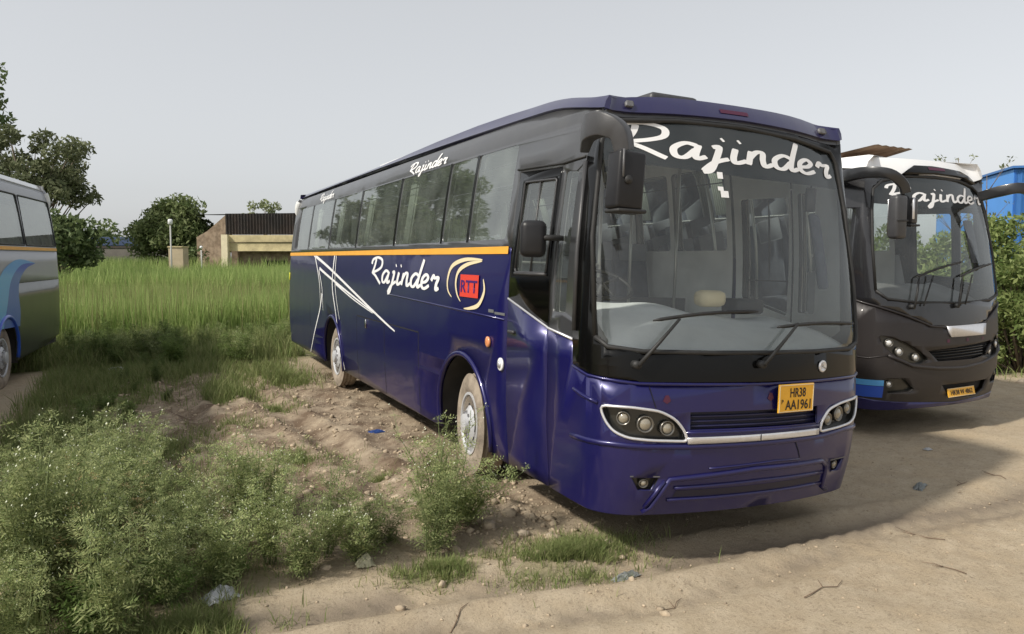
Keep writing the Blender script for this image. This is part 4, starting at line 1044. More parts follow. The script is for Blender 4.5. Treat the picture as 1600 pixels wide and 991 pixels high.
# ================================================================ silver coach, rear half in the picture
def silver_coach():
    B = Body(12.2); L = 12.2; yaw = radians(-7.7)
    d = Vector((-sin(yaw), cos(yaw), 0)); r = Vector((cos(yaw), sin(yaw), 0))
    P = Vector((-5.66, 14.66, 0)); O = P - r * HW - d * L
    root = thing('coach_bus', 'silver grey coach with blue swoosh, cut off by the left edge of the photo', 'bus', O, (0, 0, yaw)); root.scale = (1, 1, 1.05)
    UE = B.UE; WY = (2.8, L - 3.68); AR = .62; au = [-y2u(y) for y in WY]
    mr = lambda h: [(-u, z) for u, z in h][::-1]
    yu = lambda t: UC + (L - 3.6 + t - YC)          # t: metres along the flank from the picture's reference
    low = bmesh.new(); up = bmesh.new()
    for s in (1, -1):
        lo = [(UE, .62)] + [(B.UA, .60), (au[1] + 2.3, .44)] + arch_pts(au[1], AR, .38)[::-1] + arch_pts(au[0], AR, .36)[::-1] + [(1.6, .36), (0, .36), (0, 1.3), (1.5, 1.40), (3.4, 1.55), (4.5, 1.66), (UE, 1.66)]
        hi = [(0, 1.305), (1.5, 1.405), (3.4, 1.555), (4.5, 1.665), (UE, 1.665), (UE, 2.20), (1.66, 2.20), (1.64, 1.45), (1.4, 1.40), (0, 1.40)]
        lo = ccw(lo); hi = ccw(hi)
        if s == -1: lo = mr(lo); hi = mr(hi)
        B.panel(low, [lo], 0, .03); B.panel(up, [hi], 0, .03)
    obj('lower_body', low, M['darkgreen'], root); obj('upper_body', up, M['silverpaint'], root)
    ts = [(1.27, 3.40), (-.55, 1.20), (-2.4, -.62), (-4.2, -2.47), (-6.0, -4.27)]
    holes = [rrect([(yu(a), 2.30), (yu(b), 2.30), (yu(b) - .06, 3.16), (yu(a), 3.16)], .05) for a, b in ts]
    ws = [(-1.38, 1.60), (-1.0, 1.51), (0, 1.50), (1.0, 1.51), (1.38, 1.60), (1.45, 2.9), (1.2, 3.12), (0, 3.19), (-1.2, 3.12), (-1.45, 2.9)]
    outer = [(-UE, 2.205), (-1.655, 2.205), (-1.645, 1.46), (-1.4, 1.405), (0, 1.405), (1.4, 1.405), (1.645, 1.46), (1.655, 2.205), (UE, 2.205), (UE, 3.38), (1.8, 3.36), (1.2, 3.23), (0, 3.24), (-1.2, 3.23), (-1.8, 3.36), (-UE, 3.38)]
    bm = bmesh.new(); B.panel(bm, [outer] + holes + [mr(h) for h in holes] + [ws], 0, .035); obj('window_band', bm, M['silverpaint'], root)
    for h in holes + [mr(h) for h in holes]:
        o = B.pobj('side_window', [h], M['side'], root, off=-.005)
        bm = bmesh.new(); B.ridge(bm, h + [h[0]], .014, .002); obj('window_seal', bm, M['rubber'], o)
    B.pobj('windscreen', [ws], M['ws'], root, off=-.006)
    def zt(u): a = abs(u); return 3.236 if a <= 1.2 else (3.236 + (a - 1.2) / .6 * .12 if a <= 1.8 else 3.374)
    def ze(u): a = abs(u); return 3.37 + .095 * float(sstep(.75, 2.6, a))
    obj('roof', roof_mesh(B, zt, ze, .05, .02), M['whitepaint'], root)
    for s in (1, -1):
        st = rect(1.9, 2.215, UE, 2.27); st = st if s == 1 else mr(st); B.pobj('orange_stripe', [st], M['yellow'], root, off=.006)
    bm = bmesh.new(); out_ = catmull([(yu(-1.2), 1.0), (yu(-.75), 1.50), (yu(-.3), 1.83), (yu(.25), 2.0), (yu(.85), 2.06), (yu(1.75), 1.99)], 6); inn = catmull([(yu(.62), .95), (yu(.66), 1.20), (yu(.60), 1.50), (yu(.72), 1.72), (yu(1.15), 1.90), (yu(1.75), 1.985)], 6)
    mid = [((a[0] + b[0]) / 2, (a[1] + b[1]) / 2) for a, b in zip(out_, inn)]
    for A_, B_, m_ in ((out_, mid, 'stripe_light'), (mid, inn, 'stripe_blue')):
        for s in (1, -1):
            bm = bmesh.new(); v0 = [bm.verts.new(B.S(s * a[0], a[1], .006)) for a in A_]; v1 = [bm.verts.new(B.S(s * a[0], a[1], .006)) for a in B_]
            for i in range(len(v0) - 1): bm.faces.new([v0[i], v0[i + 1], v1[i + 1], v1[i]])
            obj('blue_swoosh', bm, M[m_], root)
    bm = bmesh.new()
    for s in (1, -1):
        for u in au: B.ridge(bm, [(s * (u + (AR + .03) * cos(t)), .5 + (AR + .03) * sin(t)) for t in np.linspace(-.1, pi + .1, 25)], .035, .004, 8)
    objs('wheel_arch_lip', bm, M['stripe_blue'], root)
    shell_common(B, root, WY, None, AR)
    make_interior(B, root, [h if h[0][0] < 0 else mr(h) for h in holes], M['dash'], (1.8, 1.8), seats=False)
    for s in (-1, 1):
        o = s * (B.UA + .14); bm = bmesh.new(); B.panel(bm, [rrect(ccw(rect(o - .09, .9, o + .09, 1.5)), .03)], .012, .012); obj('tail_lamp', bm, M['tail'], root)
silver_coach()

# ================================================================ ground
TR1 = [(-6.0, .75), (-3.15, .47), (-1.98, .34), (-.66, .21), (.72, .14), (2.47, .07), (3.32, .13), (6.5, .6), (12, 1.6)]
TR2 = [(-5.5, .1), (-2.52, -.10), (-1.16, -.36), (1.19, -.16), (2.76, -.21), (6, .1), (12, 1.2)]
def dist_poly(X, Y, P):
    D = np.full(X.shape, 1e9)
    for (x0, y0), (x1, y1) in zip(P, P[1:]):
        dx, dy = x1 - x0, y1 - y0; t = np.clip(((X - x0) * dx + (Y - y0) * dy) / (dx * dx + dy * dy), 0, 1)
        D = np.minimum(D, np.hypot(X - x0 - t * dx, Y - y0 - t * dy))
    return D
def under_bus(X, Y):
    """1 where a coach stands, so that the ground there stays level"""
    a = sstep(-2.1, -1.0, X) * (1 - sstep(1.0, 2.1, X)) * sstep(-.8, .6, Y) * (1 - sstep(13, 14, Y))
    b = sstep(3.4, 4.1, X) * (1 - sstep(6.3, 7, X)) * sstep(1, 2.4, Y) * (1 - sstep(13.5, 14.5, Y))
    c = sstep(-11, -10, X) * (1 - sstep(-5.9, -5.4, X)) * (1 - sstep(14.4, 15.2, Y))
    return np.clip(a + b + c, 0, 1)
def rough_zone(X, Y):
    """churned soil beside the blue coach"""
    return np.clip(sstep(-5.6, -4.2, X) * (1 - sstep(-.9, -.5, X)) * sstep(.6, 2.0, Y) * (1 - sstep(10.5, 12, Y)), 0, 1)
def gheight(X, Y):
    h = (fbm(X, Y, 6, 3, 5) - .5) * .14 * sstep(3, 12, np.hypot(X, Y - 4))
    h = h + (fbm(X, Y, 1.4, 4, 9) - .5) * .07 * (1 - .85 * under_bus(X, Y))
    h = h + (fbm(X, Y, .30, 4, 21) - .5) * .035
    rz = rough_zone(X, Y)
    h = h + rz * (np.abs(fbm(X, Y, .55, 4, 31) - .5) * -.20 + .035 + (vnoise(X / .16, Y / .16, 44) ** 3) * .05)
    for P, w_, dp in ((TR1, .17, .045), (TR2, .14, .035)):
        D = dist_poly(X, Y, P); h = h - dp * np.exp(-(D / w_) ** 2) + dp * .6 * np.exp(-((D - w_ * 1.9) / (w_ * .6)) ** 2)
        along = X * 14.0; h = h + .006 * np.exp(-(D / w_) ** 4) * np.sign(np.sin(along * 2.2 + np.abs(D) * 30))
    # ruts left of the blue coach
    for x0 in (-3.4, -2.3):
        D = np.abs(X - x0 - .25 * np.sin(Y * .5)); h = h - rz * .06 * np.exp(-(D / .16) ** 2) + rz * .04 * np.exp(-((D - .3) / .1) ** 2)
    far = sstep(60, 300, np.hypot(X, Y)); return h * (1 - far)
def grass_mask(X, Y):
    n = fbm(X, Y, 1.3, 4, 61); n2 = fbm(X, Y, .35, 3, 67)
    line = 10.4 + (X + 1.3) * .35 * (X < -1.3)                       # the field's near edge, closer on the left
    g = sstep(0, 1.6, Y - line + (n - .5) * 5)
    g = np.maximum(g, sstep(-3.7, -4.7, X + (n - .5) * 1.6) * sstep(3.4, 5.5, Y + (n - .5) * 2) * 1.0)
    lw = sstep(-3.0, -3.9, X + (n - .5) * 1.2) * (1 - sstep(3.6, 4.6, Y)) * sstep(.6, 1.4, Y)
    g = np.maximum(g, lw * .8)
    p = np.exp(-(((X + 1.35) / .55) ** 2 + ((Y - .55) / .40) ** 2)); g = np.maximum(g, sstep(.35, .8, p + (n2 - .5) * .8))
    p = np.exp(-(((X + 2.3) / .4) ** 2 + ((Y - .7) / .22) ** 2)); g = np.maximum(g, sstep(.4, .9, p + (n2 - .5) * .7))
    p = np.exp(-(((X + 2.9) / .5) ** 2 + ((Y - 8.6) / .8) ** 2)); g = np.maximum(g, sstep(.4, .8, p + (n2 - .5) * .8))
    g = np.maximum(g, sstep(8, 11, X) * sstep(3.5, 6, Y) * .7)
    g = np.maximum(g, sstep(14, 18, Y))
    g = g * (1 - sstep(1.2, 1.8, X) * (1 - sstep(6, 9, Y)) * (1 - sstep(8, 11, X)))
    return np.clip(g, 0, 1) * (1 - under_bus(X, Y) * (Y < 13))
def axis(c0, c1, step, far):
    a = list(np.arange(c0, c1, step)); v = c1; s = step
    while v < far: a.append(v); s *= 1.10; v += s
    a.append(far); v = c0; s = step; lo = []
    while v > -far:
        s *= 1.10; v -= s; lo.append(v)
    lo.append(-far - 10); return np.array(lo[::-1] + a)
ax = axis(-6.5, 6.5, .042, 1400); ay = axis(-1.6, 7.5, .042, 1400)
GX, GY = np.meshgrid(ax, ay); GZ = gheight(GX, GY)
nx, ny = len(ax), len(ay)
idx = np.arange(nx * ny).reshape(ny, nx)
F = np.stack([idx[:-1, :-1], idx[:-1, 1:], idx[1:, 1:], idx[1:, :-1]], -1).reshape(-1, 4)
gm = grass_mask(GX, GY)
tk = np.clip(np.exp(-(dist_poly(GX, GY, TR1) / .17) ** 2) * .95 * sstep(.2, .5, fbm(GX, GY, .5, 3, 71)) + np.exp(-(dist_poly(GX, GY, TR2) / .10) ** 2) * .75 * sstep(.25, .6, fbm(GX, GY, .6, 3, 72)), 0, 1)
rz = rough_zone(GX, GY)
def ground_mat():
    m = bpy.data.materials.new('dry_earth'); m.use_nodes = True; n = m.node_tree; b = n.nodes['Principled BSDF']; L = n.links.new
    tc = n.nodes.new('ShaderNodeTexCoord')
    def noise(s, d=8, r=.6):
        t = n.nodes.new('ShaderNodeTexNoise'); t.inputs['Scale'].default_value = s; t.inputs['Detail'].default_value = d; t.inputs['Roughness'].default_value = r
        L(tc.outputs['Object'], t.inputs['Vector']); return t.outputs['Fac']
    def mix(f, a, c):
        x = n.nodes.new('ShaderNodeMix'); x.data_type = 'RGBA'
        if hasattr(f, 'links') or hasattr(f, 'is_linked'): L(f, x.inputs['Factor'])
        else: x.inputs['Factor'].default_value = f
        for s_, v in (('A', a), ('B', c)):
            if isinstance(v, tuple): x.inputs[s_].default_value = (*v, 1)
            else: L(v, x.inputs[s_])
        return x.outputs['Result']
    def rng(f, a, c, d=0., e=1.):
        r = n.nodes.new('ShaderNodeMapRange'); r.inputs[1].default_value = a; r.inputs[2].default_value = c; r.inputs[3].default_value = d; r.inputs[4].default_value = e; L(f, r.inputs[0]); return r.outputs[0]
    def at(nm):
        a = n.nodes.new('ShaderNodeAttribute'); a.attribute_name = nm; return a.outputs['Fac']
    base = mix(rng(noise(.9), .35, .68), (.48, .395, .28), (.38, .305, .215))
    base = mix(rng(noise(5.5, 10, .72), .42, .70), base, (.52, .435, .32))
    base = mix(rng(noise(1.7, 7, .6), .50, .66), base, (.48, .385, .265))
    base = mix(rng(noise(14, 8, .8), .55, .70), base, (.27, .215, .155))
    base = mix(rng(noise(46, 6, .8), .54, .70), base, (.20, .155, .11))
    rough = mix(rng(noise(2.4, 9, .7), .38, .62), (.40, .325, .235), (.16, .115, .08))
    base = mix(at('rough'), base, rough)
    base = mix(at('track'), base, (.25, .205, .155))
    gr = mix(rng(noise(3.1, 8, .7), .35, .65), (.11, .13, .045), (.20, .185, .085))
    mu = n.nodes.new('ShaderNodeMath'); mu.operation = 'MULTIPLY'; L(at('grass'), mu.inputs[0]); L(rng(noise(9, 6, .7), .28, .5), mu.inputs[1])
    base = mix(mu.outputs[0], base, gr)
    L(base, b.inputs['Base Color']); b.inputs['Roughness'].default_value = .95; b.inputs['Specular IOR Level'].default_value = .1
    bp = n.nodes.new('ShaderNodeBump'); bp.inputs['Strength'].default_value = .9; bp.inputs['Distance'].default_value = .025; L(noise(24, 8, .75), bp.inputs['Height'])
    bp2 = n.nodes.new('ShaderNodeBump'); bp2.inputs['Strength'].default_value = .7; bp2.inputs['Distance'].default_value = .008; L(noise(120, 5, .7), bp2.inputs['Height']); L(bp.outputs[0], bp2.inputs['Normal'])
    L(bp2.outputs[0], b.inputs['Normal']); return m
gnd = npobj('ground', np.stack([GX, GY, GZ], -1).reshape(-1, 3), F, ground_mat(), attr={'grass': gm.ravel(), 'track': tk.ravel(), 'rough': rz.ravel()})
gnd['kind'] = 'structure'
for p in [gnd.data]: p.polygons.foreach_set('use_smooth', np.ones(len(p.polygons), bool))
def gz(x, y): return float(gheight(np.array([x], float), np.array([y], float))[0])
rng = np.random.default_rng(7)

# clods and pebbles of dry earth
def clods(n):
    V = []; F = []; k = 0
    ico = bmesh.new(); bmesh.ops.create_icosphere(ico, subdivisions=1, radius=1); iv = np.array([v.co[:] for v in ico.verts]); ico.verts.index_update(); fi = np.array([[v.index for v in f.verts] for f in ico.faces]); ico.free()
    X = []; Y = []; S = []
    while len(X) < n:
        x, y = rng.uniform(-5, 6), rng.uniform(-1.7, 11); z_ = rough_zone(np.array([x]), np.array([y]))[0]
        p = .10 + .7 * z_ + 1.6 * math.exp(-((x + 1.4) / .55) ** 2 - ((y - 1.5) / .9) ** 2)
        if rng.random() < p * (0.7 if x > .5 else 1):
            X.append(x); Y.append(y); S.append(rng.pareto(2.6) * .006 + .006 if rng.random() < .97 else rng.uniform(.02, .045))
    X = np.array(X); Y = np.array(Y); S = np.array(S) * (1 + 1.1 * np.exp(-((X + 1.4) / .5) ** 2 - ((Y - 1.5) / .8) ** 2)); S = np.minimum(np.array(S), np.where(X > -.9, .012, .06)); Z = gheight(X, Y)
    for i in range(n):
        v = iv * (1 + rng.uniform(-.42, .42, (len(iv), 1))) * S[i] * rng.uniform(.6, 1.3, 3) * np.array([1, 1, .7]); a = rng.uniform(0, 6.28); c_, s_ = cos(a), sin(a)
        v = np.stack([v[:, 0] * c_ - v[:, 1] * s_, v[:, 0] * s_ + v[:, 1] * c_, v[:, 2]], 1) + [X[i], Y[i], Z[i] + S[i] * .15]
        V.append(v); F.append(fi + k); k += len(iv)
    return np.concatenate(V), np.concatenate(F)
V, F = clods(9000)
o = npobj('soil_clods', V, F, mat('clod_earth', (.42, .34, .245), .95, var=.3, vscale=9, bump=.6, bscale=40, spec=.1)); o['kind'] = 'stuff'; o['label'] = 'loose clods of dry earth beside the blue coach'; o['category'] = 'soil clods'

# ================================================================ grass
def blades(X, Y, H, Wd, lean=.35, z=None, seg=2):
    n = len(X); a = rng.uniform(0, 2 * pi, n); l = rng.uniform(0, lean, n) * H; lx = np.cos(a) * l; ly = np.sin(a) * l
    b = rng.uniform(0, 2 * pi, n); wx = np.cos(b) * Wd / 2; wy = np.sin(b) * Wd / 2
    Z = gheight(X, Y) - .02 if z is None else z; V = np.zeros((n, 5, 3))
    V[:, 0] = np.stack([X - wx, Y - wy, Z], 1); V[:, 1] = np.stack([X + wx, Y + wy, Z], 1)
    V[:, 2] = np.stack([X + lx * .35 + wx * .8, Y + ly * .35 + wy * .8, Z + H * .55], 1); V[:, 3] = np.stack([X + lx * .35 - wx * .8, Y + ly * .35 - wy * .8, Z + H * .55], 1)
    V[:, 4] = np.stack([X + lx, Y + ly, Z + H], 1)
    i = np.arange(n)[:, None] * 5; F = np.concatenate([i + [0, 1, 2], i + [0, 2, 3], i + [3, 2, 4]]); return V.reshape(-1, 3), F
FIELD = leafmat('field_grass', (.19, .29, .075), (.36, .42, .16), .7, .35)
SHORT = leafmat('short_grass', (.15, .21, .06), (.30, .31, .14), .75, .3)
def ring_xy(n, r0, r1, a0, a1, pw=1.0):
    """points in a wedge in front of the camera: a = angle from +Y, towards +X"""
    r = r0 + (r1 - r0) * rng.random(n) ** pw; a = np.radians(rng.uniform(a0, a1, n)); return -4.08 + r * np.sin(a), -4.3 + r * np.cos(a)
XS = []; YS_ = []; HS = []; WS = []
for n, r0, r1, hw, w_ in ((60000, 20.5, 30, (1.0, 1.5), .024), (60000, 30, 46, (1.4, 2.05), .04), (42000, 46, 78, (2.0, 2.5), .07)):
    x, y = ring_xy(n, r0, r1, -22, 12)
    patch = fbm(x, y, 4.5, 3, 81); edge = fbm(x, y, 2.0, 2, 83)
    h = (hw[0] + (hw[1] - hw[0]) * patch) * rng.uniform(.65, 1.1, n) * sstep(19.8, 22.0, np.hypot(x + 4.08, y + 4.3) + (edge - .5) * 5)
    h = np.minimum(h, 2.35)
    k = (h > .2) & ~((x > -1.6) & (x < 1.6) & (y < 13.6)) & ~((x < -5.3) & (x > -11) & (y < 15.1)); XS.append(x[k]); YS_.append(y[k]); HS.append(h[k]); WS.append(np.full(k.sum(), w_))
X = np.concatenate(XS); Y = np.concatenate(YS_); V, F = blades(X, Y, np.concatenate(HS), np.concatenate(WS), .35)
o = npobj('tall_grass', V, F, FIELD); tag(o, 'tall bright green grass covering the field behind the coaches', 'grass', kind='stuff')
# seed heads and paler stalks
n = 14000; x, y = ring_xy(n, 21, 60, -22, 12); k = ~((x > -1.6) & (x < 1.6) & (y < 13.6)) & ~((x < -5.3) & (y < 15.1)); x = x[k]; y = y[k]
V, F = blades(x, y, rng.uniform(1.3, 1.75, len(x)), np.full(len(x), .02), .12)
o = npobj('grass_stalks', V, F, leafmat('stalks', (.30, .32, .12), (.40, .38, .18), .8, .3)); tag(o, 'pale dry seed stalks rising above the green field', 'grass', kind='stuff')
# short cover
def cover(n, x0, x1, y0, y1, hmin, hmax, w_, seed):
    x = rng.uniform(x0, x1, n); y = rng.uniform(y0, y1, n); g = grass_mask(x, y) * sstep(.25, .55, fbm(x, y, .5, 3, seed)); k = rng.random(n) < g; x = x[k]; y = y[k]; return blades(x, y, rng.uniform(hmin, hmax, len(x)) * (.5 + fbm(x, y, .8, 2, seed + 5)), np.full(len(x), w_), .8)
def tuft(n, cx, cy, rx, ry, h0, h1, w_):
    a = rng.uniform(0, 2 * pi, n); q = np.abs(rng.normal(0, .55, n)); x = cx + rx * q * np.cos(a); y = cy + ry * q * np.sin(a)
    k = fbm(x, y, .22, 3, 88) > .42; x = x[k]; y = y[k]; return blades(x, y, rng.uniform(h0, h1, len(x)), np.full(len(x), w_), 1.1)
parts = [tuft(1500, -2.6, 4.2, .5, .5, .03, .12, .007), tuft(1500, -3.2, 6.2, .6, .6, .03, .14, .008), tuft(1200, -2.4, 7.2, .4, .4, .03, .14, .008), tuft(1000, -2.0, 3.2, .35, .3, .02, .10, .006), tuft(9000, -1.32, .55, .62, .42, .03, .13, .006), tuft(3500, -2.25, .72, .45, .22, .02, .10, .006), tuft(5000, -3.9, .62, .55, .30, .03, .14, .007), tuft(4000, -4.5, .9, .5, .4, .03, .16, .007), tuft(3500, -2.9, 8.7, .6, .9, .05, .2, .01), tuft(3000, -1.9, 9.6, .6, .9, .05, .3, .012), tuft(2500, -3.9, 5.2, .5, .7, .04, .16, .009), tuft(2000, -1.75, 1.9, .5, .3, .03, .1, .006), cover(70000, -4.9, -.5, -.2, 4.2, .03, .12, .006, 91), cover(90000, -7, -.9, 4, 17.5, .08, .30, .012, 93), cover(9000, 8, 16, 3.5, 12, .08, .3, .02, 95), cover(26000, -9.5, -1.0, 12.5, 19, .2, .6, .018, 97)]
k = 0; VV = []; FF = []
for v, f in parts: VV.append(v); FF.append(f + k); k += len(v)
o = npobj('ground_cover', np.concatenate(VV), np.concatenate(FF), SHORT); tag(o, 'short green grass and creeping weeds on the dry earth', 'grass', kind='stuff')

# ================================================================ feathery weeds
def make_weed(seed, H, spread, nst, leafscale=1.0, flowers=True, dense=1.0):
    r = np.random.default_rng(seed); SV = []; SF = []; LV = []; FV = []; k = 0
    def stem(p0, d, ln, r0, n=5):
        nonlocal k
        pts = [p0]; p = p0.copy(); dd = d.copy()
        for i in range(n):
            dd = dd + r.normal(0, .12, 3) + np.array([0, 0, .06]); dd /= np.linalg.norm(dd); p = p + dd * ln / n; pts.append(p.copy())
        for i in range(n):
            a, b = pts[i], pts[i + 1]; ra = r0 * (1 - i / n * .7); rb = r0 * (1 - (i + 1) / n * .7)
            for (q, rr_) in ((a, ra), (b, rb)):
                for t in range(3): SV.append(q + rr_ * np.array([cos(t * 2.09), sin(t * 2.09), 0]))
            for t in range(3): SF.append([k + t, k + (t + 1) % 3, k + 3 + (t + 1) % 3, k + 3 + t])
            k += 6
        return pts
    def leaflets(c, d, ln, n):
        # a divided leaf: rachis with narrow lobes on both sides
        side = np.cross(d, [0, 0, 1.0]); side /= (np.linalg.norm(side) + 1e-6); upv = np.cross(side, d)
        roll = r.uniform(-.8, .8); s2 = side * cos(roll) + upv * sin(roll)
        for i in range(n):
            t = (i + .5) / n; q = c + d * ln * t - np.array([0, 0, .25 * ln * t * t]); sg = 1 if i % 2 else -1; l = ln * .42 * (1 - .55 * t) * r.uniform(.7, 1.2); w_ = l * .30
            e = q + s2 * sg * l + d * l * .45 + r.normal(0, .1, 3) * l
            m_ = q + (e - q) * .5; wv = np.cross(e - q, upv); wv = wv / (np.linalg.norm(wv) + 1e-6) * w_
            LV.extend([q, m_ + wv * .5, e, m_ - wv * .5])
    for s in range(nst):
        a = r.uniform(0, 2 * pi); out = r.uniform(.05, 1) * spread / H; d = np.array([cos(a) * out, sin(a) * out, 1.0]); d /= np.linalg.norm(d)
        ln = H * r.uniform(.7, 1.05); pts = stem(np.array([cos(a) * .04, sin(a) * .04, -.03]), d, ln, .006 * (H / .9), 6)
        nb = int(11 * dense)
        for j in range(nb):
            t = .12 + .88 * j / nb; f = t * (len(pts) - 1); i0 = min(int(f), len(pts) - 2); q = pts[i0] + (pts[i0 + 1] - pts[i0]) * (f - i0)
            a2 = r.uniform(0, 2 * pi); dd = np.array([cos(a2), sin(a2), r.uniform(.35, 1.1)]); dd /= np.linalg.norm(dd); bl = H * r.uniform(.14, .30) * (1.15 - .5 * t)
            bp = stem(q, dd, bl, .0028, 3)
            for m in range(int(6 * dense)):
                tt = .15 + .85 * m / (6 * dense); ff = tt * 3; i1 = min(int(ff), 2); c = bp[i1] + (bp[i1 + 1] - bp[i1]) * (ff - i1)
                a3 = r.uniform(0, 2 * pi); d3 = np.array([cos(a3), sin(a3), r.uniform(-.1, .9)]); d3 /= np.linalg.norm(d3)
                leaflets(c, d3, r.uniform(.05, .10) * leafscale * (1.3 - .6 * t), 7)
            if flowers and t > .45:
                for m in range(1):
                    c = bp[-1] + r.normal(0, .022, 3) + np.array([0, 0, .012]); w_ = .0045 * r.uniform(.7, 1.3)
                    FV.extend([c + [w_, 0, 0], c + [0, w_, w_], c + [-w_, 0, 0], c + [0, -w_, -w_]])
    return np.array(SV), np.array(SF), np.array(LV), np.array(FV)
STEM = mat('weed_stem', (.16, .20, .08), .8); FLOWER = mat('weed_flower', (.48, .50, .38), .8)
WLEAF = leafmat('weed_leaf', (.18, .24, .085), (.42, .45, .21), .75, .40)
WLEAFD = leafmat('weed_leaf_dark', (.09, .15, .035), (.21, .27, .085), .75, .35)
def weed_proto(seed, H, spread, nst, leaf=WLEAF, **kw):
    SV, SF, LV, FV = make_weed(seed, H, spread, nst, **kw)
    V = np.concatenate([SV, LV] + ([FV] if len(FV) else [])); nl = len(LV) // 4; nf = len(FV) // 4
    F = np.concatenate([SF, len(SV) + np.arange(nl * 4).reshape(-1, 4)] + ([len(SV) + len(LV) + np.arange(nf * 4).reshape(-1, 4)] if nf else []))
    mi = np.concatenate([np.zeros(len(SF)), np.ones(nl), np.full(nf, 2)])
    me_o = npobj('weed', V, F, [STEM, leaf, FLOWER], midx=mi); me = me_o.data; bpy.data.objects.remove(me_o); return me
WM = [weed_proto(11, 1.0, .42, 10, leafscale=1.3), weed_proto(12, .95, .50, 11, leafscale=1.25), weed_proto(13, .85, .45, 11, leafscale=1.3), weed_proto(14, 1.05, .30, 8, leafscale=1.2, dense=1.2), weed_proto(15, .6, .42, 10, leafscale=1.2)]
WD = [weed_proto(21, .9, .5, 8, WLEAFD, leafscale=1.6, flowers=False), weed_proto(22, .7, .5, 8, WLEAFD, leafscale=1.8, flowers=False)]
def weed(me, x, y, s, label, group=None, rz=None):
    o = bpy.data.objects.new('weed_plant', me); C.objects.link(o); o.location = (x, y, gz(x, y) - .01); o.scale = (s, s, s * rng.uniform(.92, 1.08)); o.rotation_euler = (0, 0, rng.uniform(0, 6.28) if rz is None else rz)
    tag(o, label, 'weed', group); return o
# the solitary bushes first
weed(WM[3], -2.06, 1.20, 1.14, 'tall upright feathery weed standing in front of the blue coach front wheel')
weed(WM[0], -2.22, 1.02, .80, 'shorter feathery weed at the foot of the tall one, on its camera side')
weed(WM[4], -1.80, 1.50, 1.25, 'small weed leaning against the silver hub of the front wheel')
weed(WM[2], -3.22, 2.55, 1.05, 'rounded feathery weed bush alone on the dirt, tallest of its trio')
weed(WM[0], -3.42, 2.30, .85, 'left member of the weed trio on the dirt behind the foreground patch')
weed(WM[1], -3.10, 2.25, .72, 'right member of the weed trio on the dirt behind the foreground patch')
weed(WM[1], -2.95, 1.30, .85, 'broad feathery weed bush at the right end of the foreground weeds, beside the crumpled wrapper')
weed(WM[2], -3.15, 1.12, .80, 'broad weed bush left of the one beside the wrapper')
weed(WM[0], -3.30, 1.45, .80, 'weed bush joining the dense foreground patch to the broad bushes on its right')
weed(WM[4], -2.72, 1.15, .95, 'low weed clump between the broad bushes and the tall weed by the wheel')
weed(WM[4], -2.50, 1.35, .80, 'smallest weed clump in the gap left of the tall weed by the wheel')
G1 = 'weeds of the dense foreground patch'; LB = 'feathery grey green weed in the dense patch filling the lower left corner'
spots = []
r8 = random.Random(5)
def ok(x, y, dmin):
    return all(math.hypot(x - a, y - b) > dmin for a, b in spots)
tries = 0
while len(spots) < 22 and tries < 6000:
    tries += 1; y = r8.uniform(.55, 3.6); x = r8.uniform(-5.2, -3.25)
    lim = -3.62 - .22 * max(0, y - 1.5)
    if x > lim or (y < 1.0 and x > -3.95): continue
    if ok(x, y, .33): spots.append((x, y))
for i, (x, y) in enumerate(spots):
    s = r8.uniform(.62, 1.08) * (1.0 if y < 2.6 else .8)
    if x < -4.2: s *= 1.12
    weed(WM[i % 4], x, y, s, LB, G1)
for (x, y, s) in ((-4.62, .95, 1.16), (-4.45, 1.15, 1.1), (-4.75, 1.35, 1.18)): weed(WM[3], x, y, s, LB, G1)
DEAD = leafmat('dead_weed_leaf', (.30, .22, .10), (.46, .36, .20), .85, .25)
BROAD = leafmat('broad_weed_leaf', (.12, .20, .05), (.24, .34, .10), .6, .35)
WX = weed_proto(31, 1.0, .22, 3, DEAD, leafscale=.9, flowers=False, dense=.8); WB = weed_proto(32, .45, .35, 6, BROAD, leafscale=2.2, flowers=False, dense=.7)
for (x, y, s_, lb) in ((-4.52, .98, 1.05, 'dry orange brown weed stalk standing in the dense patch, nearest the left edge'), (-4.1, 1.65, .95, 'dry brown weed stalk in the middle of the dense patch'), (-3.75, 2.1, .8, 'dry brown weed stalk at the back edge of the dense patch')): weed(WX, x, y, s_, lb)
for (x, y, s_, lb) in ((-4.42, .72, .9, 'broad leaved green plant at the bottom left corner, in front of the feathery weeds'), (-4.0, .95, .8, 'broad leaved low plant at the front edge of the dense patch'), (-3.62, 1.25, .6, 'broad leaved low plant at the right edge of the dense patch'), (-4.2, 3.6, 1.0, 'broad leaved plant behind the dense patch, on the rough ground')): weed(WB, x, y, s_, lb)
G2 = 'weeds along the near edge of the grass field'; LB2 = 'dark leafy weed at the near edge of the tall grass field'
for i in range(46):
    a = radians(r8.uniform(-13.5, 9.5)); rr_ = r8.uniform(16.5, 20.5); x = -4.08 + rr_ * sin(a); y = -4.3 + rr_ * cos(a)
    if -1.9 < x < 1.7 and y < 13.6: continue
    if x < -5.3 and y < 15.2: continue
    weed(WD[i % 2] if i % 3 else WM[i % 4], x, y, r8.uniform(.6, 1.2), LB2, G2)
G3 = 'low weeds scattered over the rough ground'; LB3 = 'low weed on the rough ground between the silver and the blue coach'
for i in range(16):
    x = r8.uniform(-5.2, -3.0); y = r8.uniform(6.5, 13.0)
    if x > -3.6 and y < 10: continue
    weed(WD[i % 2], x, y, r8.uniform(.3, .6), LB3, G3)

